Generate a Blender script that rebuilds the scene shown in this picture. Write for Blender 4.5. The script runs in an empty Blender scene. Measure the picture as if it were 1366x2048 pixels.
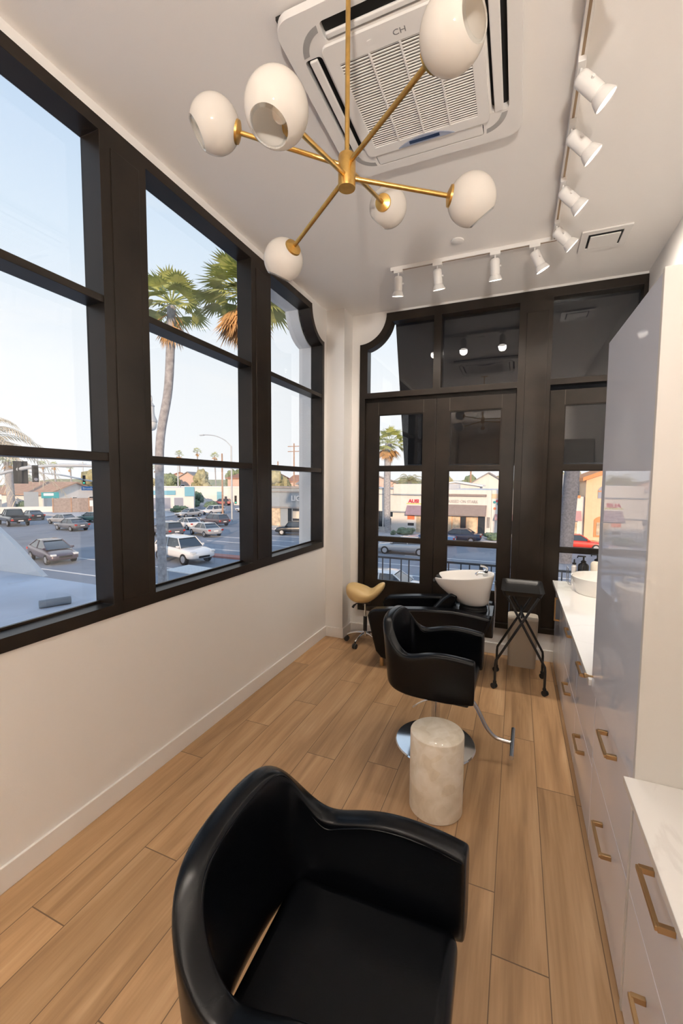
import bpy, bmesh, math, random
from mathutils import Vector, Matrix
from math import pi, sin, cos, radians as RAD, sqrt, atan2

S = bpy.context.scene
COL = S.collection
random.seed(7)

# ------------------------------------------------------------------ camera
cam_d = bpy.data.cameras.new('camera')
cam = bpy.data.objects.new('camera', cam_d); COL.objects.link(cam)
cam_d.sensor_fit = 'VERTICAL'; cam_d.sensor_height = 36.0
cam_d.lens = 841.23/2048*36.0
cam_d.clip_start = 0.05; cam_d.clip_end = 900
YAW, PITCH, ROLL = .39423, .071905, .0071727
F = Vector((-sin(YAW)*cos(PITCH), cos(YAW)*cos(PITCH), -sin(PITCH)))
r0 = Vector((cos(YAW), sin(YAW), 0)); u0 = r0.cross(F)
RV = r0*cos(ROLL)+u0*sin(ROLL); UV = -r0*sin(ROLL)+u0*cos(ROLL)
M = Matrix((RV, UV, -F)).transposed().to_4x4(); M.translation = (0, 0, 1.8)
cam.matrix_world = M
S.camera = cam

# ------------------------------------------------------------------ world, sun, exposure
S.view_settings.view_transform = 'Standard'
S.view_settings.look = 'None'
S.view_settings.gamma = 1.0
S.view_settings.exposure = 0.30
S.view_settings.use_curve_mapping = False
S.cycles.use_denoising = True
S.cycles.max_bounces = 10
S.cycles.diffuse_bounces = 5
S.cycles.glossy_bounces = 4
S.cycles.transmission_bounces = 6
S.cycles.transparent_max_bounces = 16
S.cycles.sample_clamp_indirect = 8.0
S.cycles.caustics_reflective = False
S.cycles.caustics_refractive = False

W = bpy.data.worlds.new('sky'); S.world = W; W.use_nodes = True
nt = W.node_tree; N = nt.nodes; L = nt.links; N.clear()
wo = N.new('ShaderNodeOutputWorld'); bg = N.new('ShaderNodeBackground')
tc = N.new('ShaderNodeTexCoord'); sep = N.new('ShaderNodeSeparateXYZ')
cr = N.new('ShaderNodeValToRGB'); nz = N.new('ShaderNodeTexNoise'); mp = N.new('ShaderNodeMapping')
cr2 = N.new('ShaderNodeValToRGB'); mx = N.new('ShaderNodeMix'); mx.data_type = 'RGBA'
L.new(tc.outputs['Generated'], sep.inputs[0]); L.new(sep.outputs['Z'], cr.inputs[0])
e = cr.color_ramp.elements
e[0].position = 0.0; e[0].color = (.83, .835, .84, 1)
e[1].position = 1.0; e[1].color = (.18, .36, .66, 1)
a = e.new(.22); a.color = (.775, .80, .82, 1)
a = e.new(.45); a.color = (.60, .70, .80, 1)
mp.inputs['Scale'].default_value = (2.2, 2.2, 7)
L.new(tc.outputs['Generated'], mp.inputs[0]); L.new(mp.outputs[0], nz.inputs['Vector'])
nz.inputs['Scale'].default_value = 1.6; nz.inputs['Detail'].default_value = 6
L.new(nz.outputs['Fac'], cr2.inputs[0])
cr2.color_ramp.elements[0].position = .56; cr2.color_ramp.elements[0].color = (0, 0, 0, 1)
cr2.color_ramp.elements[1].position = .78; cr2.color_ramp.elements[1].color = (.55, .55, .55, 1)
L.new(cr2.outputs[0], mx.inputs['Factor']); L.new(cr.outputs[0], mx.inputs[6])
mx.inputs[7].default_value = (.86, .84, .81, 1)
L.new(mx.outputs[2], bg.inputs['Color']); bg.inputs['Strength'].default_value = 1.07
L.new(bg.outputs[0], wo.inputs[0])

sun_d = bpy.data.lights.new('sun', 'SUN'); sun_d.energy = 3.4; sun_d.angle = RAD(1.0); sun_d.color = (1, .70, .45)
sun = bpy.data.objects.new('sun', sun_d); COL.objects.link(sun)
sun.rotation_euler = Vector((-.36, .90, -.235)).to_track_quat('-Z', 'Y').to_euler()

# ------------------------------------------------------------------ materials
def nodes(m):
    m.use_nodes = True
    return m.node_tree.nodes, m.node_tree.links, m.node_tree.nodes['Principled BSDF']
def mat(name, col, rough=.5, metal=0, spec=.5, coat=0, bump=0, bscale=60, var=0, vscale=3, emit=None, estr=0, crough=.05):
    m = bpy.data.materials.new(name); N, L, b = nodes(m)
    b.inputs['Base Color'].default_value = (*col, 1)
    b.inputs['Roughness'].default_value = rough; b.inputs['Metallic'].default_value = metal
    b.inputs['Specular IOR Level'].default_value = spec
    b.inputs['Coat Weight'].default_value = coat; b.inputs['Coat Roughness'].default_value = crough
    if emit: b.inputs['Emission Color'].default_value = (*emit, 1); b.inputs['Emission Strength'].default_value = estr
    if bump or var:
        t = N.new('ShaderNodeTexCoord')
    if var:
        n = N.new('ShaderNodeTexNoise'); n.inputs['Scale'].default_value = vscale; n.inputs['Detail'].default_value = 5
        L.new(t.outputs['Object'], n.inputs['Vector'])
        r = N.new('ShaderNodeValToRGB'); r.color_ramp.elements[0].position = .3; r.color_ramp.elements[1].position = .7
        r.color_ramp.elements[0].color = (*[c*(1-var) for c in col], 1); r.color_ramp.elements[1].color = (*[min(1, c*(1+var)) for c in col], 1)
        L.new(n.outputs['Fac'], r.inputs[0]); L.new(r.outputs[0], b.inputs['Base Color'])
    if bump:
        n = N.new('ShaderNodeTexNoise'); n.inputs['Scale'].default_value = bscale; n.inputs['Detail'].default_value = 4
        L.new(t.outputs['Object'], n.inputs['Vector'])
        bp = N.new('ShaderNodeBump'); bp.inputs['Strength'].default_value = bump; bp.inputs['Distance'].default_value = .01
        L.new(n.outputs['Fac'], bp.inputs['Height']); L.new(bp.outputs[0], b.inputs['Normal'])
    return m
def glass_mat(name, tint=(.985, .99, .995), refl=1.0, rough=0.0):
    m = bpy.data.materials.new(name); m.use_nodes = True
    N, L = m.node_tree.nodes, m.node_tree.links; N.clear()
    o = N.new('ShaderNodeOutputMaterial'); mixs = N.new('ShaderNodeMixShader')
    tr = N.new('ShaderNodeBsdfTransparent'); gl = N.new('ShaderNodeBsdfGlossy'); gl.inputs['Roughness'].default_value = rough
    tr.inputs['Color'].default_value = (*tint, 1)
    lw = N.new('ShaderNodeLayerWeight'); lw.inputs['Blend'].default_value = .5
    pw = N.new('ShaderNodeMath'); pw.operation = 'POWER'; pw.inputs[1].default_value = 5
    ma = N.new('ShaderNodeMath'); ma.operation = 'MULTIPLY_ADD'; ma.inputs[1].default_value = .96*refl; ma.inputs[2].default_value = .045*refl
    L.new(lw.outputs['Facing'], pw.inputs[0]); L.new(pw.outputs[0], ma.inputs[0])
    L.new(ma.outputs[0], mixs.inputs['Fac']); L.new(tr.outputs[0], mixs.inputs[1]); L.new(gl.outputs[0], mixs.inputs[2])
    L.new(mixs.outputs[0], o.inputs['Surface'])
    return m

MT = {}
MT['wall'] = mat('wall_paint', (.80, .775, .745), .75, bump=.05, bscale=220)
MT['ceil'] = mat('ceiling_paint', (.80, .77, .74), .8, bump=.04, bscale=200)
MT['trim'] = mat('white_trim', (.80, .775, .745), .45)
MT['stucco'] = mat('white_stucco', (.80, .80, .80), .85, bump=.3, bscale=60, var=.04)
MT['frame'] = mat('black_frame_paint', (.015, .0105, .0072), .36, spec=.28, var=.35, vscale=4)
MT['glass'] = glass_mat('window_glass')
MT['black'] = mat('black_vinyl', (.0022, .0027, .0038), .26, spec=.25, bump=.05, bscale=420)
MT['blackgloss'] = mat('black_gloss', (.006, .006, .007), .22)
MT['blackmetal'] = mat('black_metal', (.012, .012, .012), .38, spec=.5)
MT['rubber'] = mat('black_rubber', (.015, .015, .015), .6)
MT['chrome'] = mat('chrome', (.78, .79, .80), .08, 1)
MT['steel'] = mat('brushed_steel', (.55, .56, .58), .22, 1)
MT['brass'] = mat('brushed_brass', (.60, .38, .12), .30, 1, var=.12, vscale=40)
MT['bronze'] = mat('satin_brass_pull', (.55, .37, .19), .34, 1)
MT['ceramic'] = mat('white_ceramic', (.82, .79, .75), .12, spec=.5, coat=.5)
MT['lacquer'] = mat('white_lacquer', (.79, .81, .89), .5, spec=.3, coat=1, crough=.01)
MT['sidepanel'] = mat('cream_side_panel', (.63, .60, .56), .5)
MT['whitemetal'] = mat('white_metal', (.82, .80, .77), .42)
MT['acplastic'] = mat('white_plastic', (.78, .755, .725), .4)
MT['dark'] = mat('dark_void', (.012, .012, .012), .8)
MT['tan'] = mat('tan_vinyl', (.66, .46, .20), .45, bump=.05, bscale=300)
MT['beige'] = mat('beige_plastic', (.50, .43, .34), .5)
MT['beigelid'] = mat('cream_plastic', (.78, .70, .58), .45)
MT['screen'] = mat('display_blue', (.02, .035, .08), .15)
MT['bluegrey'] = mat('display_surround', (.30, .33, .42), .35)
MT['amber'] = mat('clear_plastic', (.75, .72, .70), .2, spec=.4)
MT['lens'] = mat('lamp_lens', (.9, .9, .9), .3, emit=(1, .93, .86), estr=5.0)
MT['greytext'] = mat('grey_print', (.18, .18, .18), .5)

def opal():
    m = bpy.data.materials.new('opal_glass'); m.use_nodes = True
    N, L = m.node_tree.nodes, m.node_tree.links; N.clear()
    o = N.new('ShaderNodeOutputMaterial'); d = N.new('ShaderNodeBsdfDiffuse'); t = N.new('ShaderNodeBsdfTranslucent'); g = N.new('ShaderNodeBsdfGlossy')
    d.inputs['Color'].default_value = (.86, .82, .77, 1); t.inputs['Color'].default_value = (.90, .86, .80, 1); g.inputs['Roughness'].default_value = .03
    m1 = N.new('ShaderNodeMixShader'); m1.inputs['Fac'].default_value = .5; m2 = N.new('ShaderNodeMixShader')
    lw = N.new('ShaderNodeLayerWeight'); lw.inputs['Blend'].default_value = .5
    pw = N.new('ShaderNodeMath'); pw.operation = 'POWER'; pw.inputs[1].default_value = 5
    ma = N.new('ShaderNodeMath'); ma.operation = 'MULTIPLY_ADD'; ma.inputs[1].default_value = .6; ma.inputs[2].default_value = .04
    L.new(lw.outputs['Facing'], pw.inputs[0]); L.new(pw.outputs[0], ma.inputs[0]); L.new(ma.outputs[0], m2.inputs['Fac'])
    L.new(d.outputs[0], m1.inputs[1]); L.new(t.outputs[0], m1.inputs[2]); L.new(m1.outputs[0], m2.inputs[1]); L.new(g.outputs[0], m2.inputs[2]); L.new(m2.outputs[0], o.inputs['Surface'])
    return m
MT['opal'] = opal()
MT['clear'] = glass_mat('clear_rim_glass', (.97, .98, .98), 1.3)

def marble():
    m = bpy.data.materials.new('white_marble'); N, L, b = nodes(m)
    t = N.new('ShaderNodeTexCoord'); n = N.new('ShaderNodeTexNoise'); n.inputs['Scale'].default_value = 1.7; n.inputs['Detail'].default_value = 6
    n.inputs['Distortion'].default_value = .8
    L.new(t.outputs['Object'], n.inputs['Vector'])
    r = N.new('ShaderNodeValToRGB'); e = r.color_ramp.elements
    e[0].position = .485; e[0].color = (.82, .795, .76, 1); e[1].position = .515; e[1].color = (.82, .795, .76, 1)
    k = e.new(.5); k.color = (.75, .72, .685, 1)
    L.new(n.outputs['Fac'], r.inputs[0]); L.new(r.outputs[0], b.inputs['Base Color'])
    b.inputs['Roughness'].default_value = .14; b.inputs['Coat Weight'].default_value = .3
    return m
MT['marble'] = marble()

def stone():
    m = bpy.data.materials.new('capiz_shell'); N, L, b = nodes(m)
    t = N.new('ShaderNodeTexCoord'); v = N.new('ShaderNodeTexVoronoi'); v.inputs['Scale'].default_value = 17
    n = N.new('ShaderNodeTexNoise'); n.inputs['Scale'].default_value = 9; n.inputs['Detail'].default_value = 6; n.inputs['Distortion'].default_value = 1.2
    L.new(t.outputs['Object'], n.inputs['Vector']); L.new(t.outputs['Object'], v.inputs['Vector'])
    r = N.new('ShaderNodeValToRGB'); e = r.color_ramp.elements
    e[0].position = .3; e[0].color = (.63, .54, .41, 1); e[1].position = .68; e[1].color = (.80, .72, .60, 1)
    k = e.new(.5); k.color = (.72, .63, .50, 1)
    mm = N.new('ShaderNodeMix'); mm.data_type = 'RGBA'; mm.blend_type = 'OVERLAY'; mm.inputs['Factor'].default_value = .12
    hs = N.new('ShaderNodeRGBToBW'); L.new(v.outputs['Color'], hs.inputs[0])
    L.new(n.outputs['Fac'], r.inputs[0]); L.new(r.outputs[0], mm.inputs[6]); L.new(hs.outputs[0], mm.inputs[7])
    L.new(mm.outputs[2], b.inputs['Base Color']); b.inputs['Roughness'].default_value = .32; b.inputs['Coat Weight'].default_value = .25
    return m
MT['stone'] = stone()

def wood_floor():
    m = bpy.data.materials.new('oak_planks'); N, L, b = nodes(m)
    def math_(op, a, bb=None):
        k = N.new('ShaderNodeMath'); k.operation = op
        for i, v in enumerate((a, bb)):
            if v is None: continue
            if isinstance(v, (int, float)): k.inputs[i].default_value = v
            else: L.new(v, k.inputs[i])
        return k.outputs[0]
    t = N.new('ShaderNodeTexCoord'); s = N.new('ShaderNodeSeparateXYZ'); L.new(t.outputs['Object'], s.inputs[0])
    u = math_('DIVIDE', math_('ADD', s.outputs['X'], 4.03), .2)
    row = math_('FLOOR', u); fu = math_('FRACT', u)
    wn = N.new('ShaderNodeTexWhiteNoise'); wn.noise_dimensions = '1D'; L.new(row, wn.inputs['W'])
    v = math_('ADD', math_('DIVIDE', math_('ADD', s.outputs['Y'], 6.0), 1.52), wn.outputs['Value'])
    colr = math_('FLOOR', v); fv = math_('FRACT', v)
    cx = N.new('ShaderNodeCombineXYZ'); L.new(row, cx.inputs[0]); L.new(colr, cx.inputs[1])
    w2 = N.new('ShaderNodeTexWhiteNoise'); w2.noise_dimensions = '2D'; L.new(cx.outputs[0], w2.inputs['Vector'])
    # grain stretched along the plank, shifted per plank
    off = N.new('ShaderNodeVectorMath'); off.operation = 'MULTIPLY_ADD'
    L.new(w2.outputs['Color'], off.inputs[0]); off.inputs[1].default_value = (7, 13, 5); L.new(t.outputs['Object'], off.inputs[2])
    mp = N.new('ShaderNodeMapping'); mp.inputs['Scale'].default_value = (9, .9, 1); L.new(off.outputs[0], mp.inputs[0])
    n1 = N.new('ShaderNodeTexNoise'); n1.inputs['Scale'].default_value = 1.0; n1.inputs['Detail'].default_value = 7; n1.inputs['Distortion'].default_value = .9
    L.new(mp.outputs[0], n1.inputs['Vector'])
    mp2 = N.new('ShaderNodeMapping'); mp2.inputs['Scale'].default_value = (90, 3.2, 1); L.new(off.outputs[0], mp2.inputs[0])
    n2 = N.new('ShaderNodeTexNoise'); n2.inputs['Scale'].default_value = 1.0; n2.inputs['Detail'].default_value = 3; L.new(mp2.outputs[0], n2.inputs['Vector'])
    # knots
    mp3 = N.new('ShaderNodeMapping'); mp3.inputs['Scale'].default_value = (8, 1.9, 1); L.new(off.outputs[0], mp3.inputs[0])
    n3 = N.new('ShaderNodeTexNoise'); n3.inputs['Scale'].default_value = .8; n3.inputs['Detail'].default_value = 2; L.new(mp3.outputs[0], n3.inputs['Vector'])
    kr = N.new('ShaderNodeValToRGB'); kr.color_ramp.elements[0].position = .70; kr.color_ramp.elements[1].position = .80
    kr.color_ramp.elements[0].color = (0, 0, 0, 1); kr.color_ramp.elements[1].color = (.55, .55, .55, 1); L.new(n3.outputs['Fac'], kr.inputs[0])
    r = N.new('ShaderNodeValToRGB'); e = r.color_ramp.elements
    e[0].position = .28; e[0].color = (.29, .168, .082, 1); e[1].position = .72; e[1].color = (.52, .338, .185, 1)
    k = e.new(.5); k.color = (.425, .258, .130, 1)
    L.new(n1.outputs['Fac'], r.inputs[0])
    g = N.new('ShaderNodeMix'); g.data_type = 'RGBA'; g.blend_type = 'MULTIPLY'; g.inputs['Factor'].default_value = .55
    r2 = N.new('ShaderNodeValToRGB'); r2.color_ramp.elements[0].color = (.80, .77, .74, 1); r2.color_ramp.elements[0].position = .3; r2.color_ramp.elements[1].position = .6
    L.new(n2.outputs['Fac'], r2.inputs[0]); L.new(r.outputs[0], g.inputs[6]); L.new(r2.outputs[0], g.inputs[7])
    tn = N.new('ShaderNodeHueSaturation'); L.new(g.outputs[2], tn.inputs['Color'])
    vv = math_('ADD', math_('MULTIPLY', w2.outputs['Value'], .26), .90); L.new(vv, tn.inputs['Value'])
    kn = N.new('ShaderNodeMix'); kn.data_type = 'RGBA'; L.new(kr.outputs[0], kn.inputs['Factor']); L.new(tn.outputs[0], kn.inputs[6]); kn.inputs[7].default_value = (.27, .16, .085, 1)
    du = math_('MINIMUM', fu, math_('SUBTRACT', 1.0, fu)); dv = math_('MINIMUM', fv, math_('SUBTRACT', 1.0, fv))
    gp = math_('MAXIMUM', math_('LESS_THAN', du, .0095), math_('LESS_THAN', dv, .0016))
    fx = N.new('ShaderNodeMix'); fx.data_type = 'RGBA'; L.new(gp, fx.inputs['Factor']); L.new(kn.outputs[2], fx.inputs[6]); fx.inputs[7].default_value = (.15, .088, .046, 1)
    L.new(fx.outputs[2], b.inputs['Base Color']); b.inputs['Roughness'].default_value = .42; b.inputs['Specular IOR Level'].default_value = .4
    bp = N.new('ShaderNodeBump'); bp.inputs['Strength'].default_value = .25; bp.inputs['Distance'].default_value = .002
    hh = math_('SUBTRACT', n2.outputs['Fac'], math_('MULTIPLY', gp, 2.0)); L.new(hh, bp.inputs['Height']); L.new(bp.outputs[0], b.inputs['Normal'])
    return m
MT['floor'] = wood_floor()

# ------------------------------------------------------------------ mesh helpers
class MB:
    def __init__(s): s.b = bmesh.new()
    def box(s, x0, x1, y0, y1, z0, z1, mtx=None):
        v = [s.b.verts.new((x, y, z)) for x in (x0, x1) for y in (y0, y1) for z in (z0, z1)]
        for q in ((0, 1, 3, 2), (4, 6, 7, 5), (0, 4, 5, 1), (2, 3, 7, 6), (0, 2, 6, 4), (1, 5, 7, 3)):
            s.b.faces.new([v[i] for i in q])
        if mtx is not None:
            for a in v: a.co = mtx @ a.co
        return s
    def rings(s, rings, cap0=True, cap1=True, closed=True):
        V = [[s.b.verts.new(p) for p in r] for r in rings]
        n = len(V[0])
        for a, c in zip(V, V[1:]):
            for i in range(n if closed else n-1):
                j = (i+1) % n
                s.b.faces.new((a[i], a[j], c[j], c[i]))
        if cap0 and n > 2: s.b.faces.new(list(reversed(V[0])))
        if cap1 and n > 2: s.b.faces.new(V[-1])
        return s
    def lathe(s, prof, seg=32, c=(0, 0, 0), mtx=None, cap0=True, cap1=True):
        R = []
        for r, z in prof:
            R.append([Vector((r*cos(2*pi*i/seg), r*sin(2*pi*i/seg), z)) for i in range(seg)])
        R = [[(mtx @ p if mtx is not None else p)+Vector(c) for p in q] for q in R]
        return s.rings(R, cap0, cap1)
    def cyl(s, p0, p1, r0, r1=None, seg=16, cap=True):
        p0, p1 = Vector(p0), Vector(p1); r1 = r0 if r1 is None else r1
        q = (p1-p0).to_track_quat('Z', 'Y').to_matrix()
        R = [[p+q @ Vector((r*cos(2*pi*i/seg), r*sin(2*pi*i/seg), 0)) for i in range(seg)] for p, r in ((p0, r0), (p1, r1))]
        return s.rings(R, cap, cap)
    def tube(s, pts, r, seg=10, smooth=0):
        P = [Vector(p) for p in pts]
        if smooth:
            Q = []
            n = len(P)
            for i in range(n-1):
                a, b_, c, d = P[max(i-1, 0)], P[i], P[i+1], P[min(i+2, n-1)]
                for k in range(smooth):
                    t = k/smooth
                    Q.append(.5*((2*b_)+(c-a)*t+(2*a-5*b_+4*c-d)*t*t+(3*b_-a-3*c+d)*t**3))
            P = Q+[P[-1]]
        R = []; up = None
        for i, p in enumerate(P):
            d = (P[min(i+1, len(P)-1)]-P[max(i-1, 0)]).normalized()
            if up is None:
                up = Vector((0, 0, 1)) if abs(d.z) < .9 else Vector((1, 0, 0))
            sx = d.cross(up).normalized(); up = sx.cross(d).normalized()
            rr = r[min(i, len(r)-1)] if isinstance(r, (list, tuple)) else r
            R.append([p+(sx*cos(2*pi*k/seg)+up*sin(2*pi*k/seg))*rr for k in range(seg)])
        return s.rings(R)
    def sphere(s, c, r, seg=24, rg=14, mtx=None):
        c = Vector(c); rr = r if isinstance(r, (tuple, list)) else (r, r, r)
        R = []
        for j in range(1, rg):
            f = pi*j/rg
            R.append([Vector((rr[0]*sin(f)*cos(2*pi*i/seg), rr[1]*sin(f)*sin(2*pi*i/seg), -rr[2]*cos(f))) for i in range(seg)])
        R = [[c+(mtx @ p if mtx is not None else p) for p in q] for q in R]
        return s.rings(R)
    def prism(s, poly, d0, d1, ax='y'):
        def P(a, c, d): return {'y': (a, d, c), 'x': (d, a, c), 'z': (a, c, d)}[ax]
        return s.rings([[P(a, c, d0) for a, c in poly], [P(a, c, d1) for a, c in poly]])
    def build(s, name, m, parent=None, smooth=35, bevel=0, bseg=2, sub=0, loc=None):
        bmesh.ops.recalc_face_normals(s.b, faces=s.b.faces)
        me = bpy.data.meshes.new(name); s.b.to_mesh(me); s.b.free()
        return finish(me, name, m, parent, smooth, bevel, bseg, sub, loc)

def finish(me, name, m, parent=None, smooth=35, bevel=0, bseg=2, sub=0, loc=None):
    me.materials.append(MT[m] if isinstance(m, str) else m)
    if smooth:
        me.polygons.foreach_set('use_smooth', [True]*len(me.polygons))
        if not sub: me.set_sharp_from_angle(angle=RAD(smooth))
    o = bpy.data.objects.new(name, me); COL.objects.link(o)
    if parent: o.parent = parent
    if loc: o.location = loc
    if bevel:
        k = o.modifiers.new('bevel', 'BEVEL'); k.width = bevel; k.segments = bseg; k.limit_method = 'ANGLE'; k.angle_limit = RAD(40)
        k.harden_normals = False
    if sub:
        k = o.modifiers.new('sub', 'SUBSURF'); k.levels = sub; k.render_levels = sub
    return o

def plate(name, m, outer, holes, d0, d1, axis, parent=None, bevel=0, smooth=30):
    """flat shape with holes given in (u,v); extruded from d0 to d1 along axis ('x': u=y,v=z; 'y': u=x,v=z; 'z': u=x,v=y)"""
    cu = bpy.data.curves.new(name+'_c', 'CURVE'); cu.dimensions = '2D'; cu.fill_mode = 'BOTH'
    cu.extrude = abs(d1-d0)/2
    for poly in [outer]+list(holes):
        sp = cu.splines.new('POLY'); sp.points.add(len(poly)-1); sp.use_cyclic_u = True
        for p, (u, v) in zip(sp.points, poly): p.co = (u, v, 0, 1)
    o = bpy.data.objects.new(name+'_t', cu); COL.objects.link(o)
    dg = bpy.context.evaluated_depsgraph_get(); dg.update()
    me = bpy.data.meshes.new_from_object(o.evaluated_get(dg))
    bpy.data.objects.remove(o); bpy.data.curves.remove(cu)
    mid = (d0+d1)/2
    for v in me.vertices:
        u, w, d = v.co
        v.co = {'x': (mid+d, u, w), 'y': (u, mid+d, w), 'z': (u, w, mid+d)}[axis]
    me.materials.clear(); me.name = name
    b = bmesh.new(); b.from_mesh(me); bmesh.ops.remove_doubles(b, verts=b.verts, dist=1e-5); bmesh.ops.recalc_face_normals(b, faces=b.faces); b.to_mesh(me); b.free()
    return finish(me, name, m, parent, smooth, bevel)

def text(name, body, m, size, loc, rot, parent=None, depth=.004, align='LEFT', sx=1.0, offs=0):
    cu = bpy.data.curves.new(name+'_c', 'FONT'); cu.body = body; cu.size = size; cu.extrude = depth; cu.align_x = align; cu.offset = offs
    cu.resolution_u = 3
    o = bpy.data.objects.new(name+'_t', cu); COL.objects.link(o)
    dg = bpy.context.evaluated_depsgraph_get(); dg.update()
    me = bpy.data.meshes.new_from_object(o.evaluated_get(dg))
    bpy.data.objects.remove(o); bpy.data.curves.remove(cu)
    Mx = Matrix.Translation(loc) @ rot @ Matrix.Diagonal((sx, 1, 1, 1))
    me.transform(Mx); me.materials.clear(); me.name = name
    return finish(me, name, m, parent, 0)
ROT_Y = Matrix.Rotation(pi/2, 4, 'X')                 # text standing in the xz plane, read from -y

def tag(o, label, cat, group=None, kind=None):
    if label: o['label'] = label
    if cat: o['category'] = cat
    if group: o['group'] = group
    if kind: o['kind'] = kind
    return o
def thing(name, label, cat, loc=(0, 0, 0), rz=0, group=None):
    o = bpy.data.objects.new(name, None); COL.objects.link(o); o.empty_display_size = .1
    o.location = loc; o.rotation_euler = (0, 0, rz)
    return tag(o, label, cat, group)
def struct(o, label=None):
    o['kind'] = 'structure'
    if label: o['label'] = label
    return o
def dup(root, loc, rz, label, group=None):
    r = root.copy(); COL.objects.link(r); r.location = loc; r.rotation_euler = (0, 0, rz); r['label'] = label
    if group: r['group'] = group
    for ch in list(root.children):
        c = ch.copy(); COL.objects.link(c); c.parent = r
        for g in list(ch.children):
            d = g.copy(); COL.objects.link(d); d.parent = c
    return r
def rect(u0, u1, v0, v1): return [(u0, v0), (u1, v0), (u1, v1), (u0, v1)]
def rrect(u0, u1, v0, v1, r, n=6):
    P = []
    for cx, cy, a in ((u1-r, v1-r, 0), (u0+r, v1-r, 90), (u0+r, v0+r, 180), (u1-r, v0+r, 270)):
        P += [(cx+r*cos(RAD(a+90*i/n)), cy+r*sin(RAD(a+90*i/n))) for i in range(n+1)]
    return P

# ================================================================== THE ROOM
XL, XR_, YB, YF, ZC = -2.02, 1.02, 4.63, -6.5, 3.69
struct(MB().box(-2.3, 1.14, YF-.12, 4.83, -.12, 0).build('floor', 'floor', smooth=0), 'light oak plank floor')
struct(MB().box(-2.3, 1.14, YF-.12, 4.83, ZC, ZC+.12).build('ceiling', 'ceil', smooth=0), 'plain white ceiling')
def arc(c, r, a0, a1, n=14):
    return [(c[0]+r*cos(RAD(a0+(a1-a0)*i/n)), c[1]+r*sin(RAD(a0+(a1-a0)*i/n))) for i in range(n+1)]
# left wall with its row of windows
LY0, LY1, LZ0, LZ1 = -1.04, 4.31, 1.055, 3.63
sc = (LY1, LZ1)
frame_outer = [(LY0, LZ0), (LY1, LZ0)]+arc(sc, .30, 270, 180)+[(LY0, LZ1)]
big_hole = [(LY0+.03, LZ0+.03), (LY1-.03, LZ0+.03)]+arc(sc, .33, 264.8, 185.2)+[(LY0+.03, LZ1-.03)]
w0 = rect(-.75, .285, 1.12, 3.567); w1 = rect(.57, 1.607, 1.12, 3.567); w2 = rect(1.896, 2.927, 1.12, 3.567)
def scroll_pane(y0, y1, z0, z1, R):
    t = math.acos((LY1-y1)/R); s2 = math.asin((LZ1-z1)/R)
    return [(y0, z0), (y1, z0)]+arc(sc, R, 180+math.degrees(t), 180+math.degrees(s2))+[(y0, z1)]
w3 = scroll_pane(3.215, 4.262, 1.12, 3.567, .35)
w3o = scroll_pane(3.20, 4.262, 1.10, 3.567, .36)
wl = struct(plate('wall_left', 'wall', rect(YF, 4.83, 0, ZC), [big_hole], -2.15, XL, 'x'), 'cream wall under the black windows')
plate('facade', 'stucco', rect(YF, 4.83, -4.7, 5.2), [[(-.75, 1.02), (4.262, 1.02)]+w3o[2:-1]+[(3.19, 3.567), (3.19, 4.2), (-.75, 4.2)]], -2.30, -2.152, 'x', wl)
win = bpy.data.objects.new('window_1', None); COL.objects.link(win); struct(win, 'black framed window row in the left wall')
plate('window_frame', 'frame', frame_outer, [w0, w1, w2, w3], -2.149, -2.010, 'x', win, bevel=.004)
for (y0, y1) in ((-.75, .285), (.57, 1.607), (1.896, 2.927), (3.215, 4.262)):
    for (z0, z1) in ((2.72, 2.758), (1.901, 1.946)):
        MB().box(-2.146, -2.016, y0-.002, y1+.002, z0, z1).build('mullion', 'frame', win, 0, bevel=.003)
    MB().box(-2.134, -2.118, y0-.002, y1+.002, 1.118, 1.132).build('glazing_bead', 'frame', win, 0)
for (y0, y1) in ((.285, .57), (1.607, 1.896), (2.927, 3.215)):
    MB().box(-2.012, -2.005, y0+.06, y1-.05, 1.13, 3.52).build('post_panel', 'frame', win, 0, bevel=.003)
for w in (w0, w1, w2, w3):
    ys = [p[0] for p in w]
    zt = [1.12, 1.90, 1.947, 2.719, 2.759, None]
    for k in range(3):
        z0, z1 = zt[2*k], zt[2*k+1]
        y0, y1 = min(ys), max(ys)
        if k == 2 and w is w3:
            plate('glass_pane', 'glass', scroll_pane(y0, y1, 2.759, 3.567, .35), [], -2.139, -2.134, 'x', win, smooth=0)
        else:
            MB().box(-2.139, -2.134, y0, y1, z0, z1 or 3.567).build('glass_pane', 'glass', win, 0)
# corner pillar, right wall, rear wall
struct(MB().box(XL, -1.803, 4.383, YB, 0, ZC).build('pillar_corner', 'wall', smooth=0, bevel=.002), 'square cream corner pillar between the windows')
struct(MB().box(XR_, XR_+.12, YF, 4.83, 0, ZC).build('wall_right', 'wall', smooth=0), 'cream right wall above the cabinets')
struct(plate('wall_rear', 'wall', rect(XL, XR_, 0, ZC), [rect(-.95, .1, 0, 2.35)], YF-.12, YF, 'y'))
dr = bpy.data.objects.new('door_1', None); COL.objects.link(dr); struct(dr)
plate('door_frame', 'frame', rect(-1.03, .18, 0, 2.43), [rect(-.93, .08, 0, 2.33)], YF-.1, YF+.02, 'y', dr)
MB().box(-.93, .08, YF-.09, YF-.05, 0, 2.33).build('door_leaf', 'wall', dr, 0)
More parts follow.
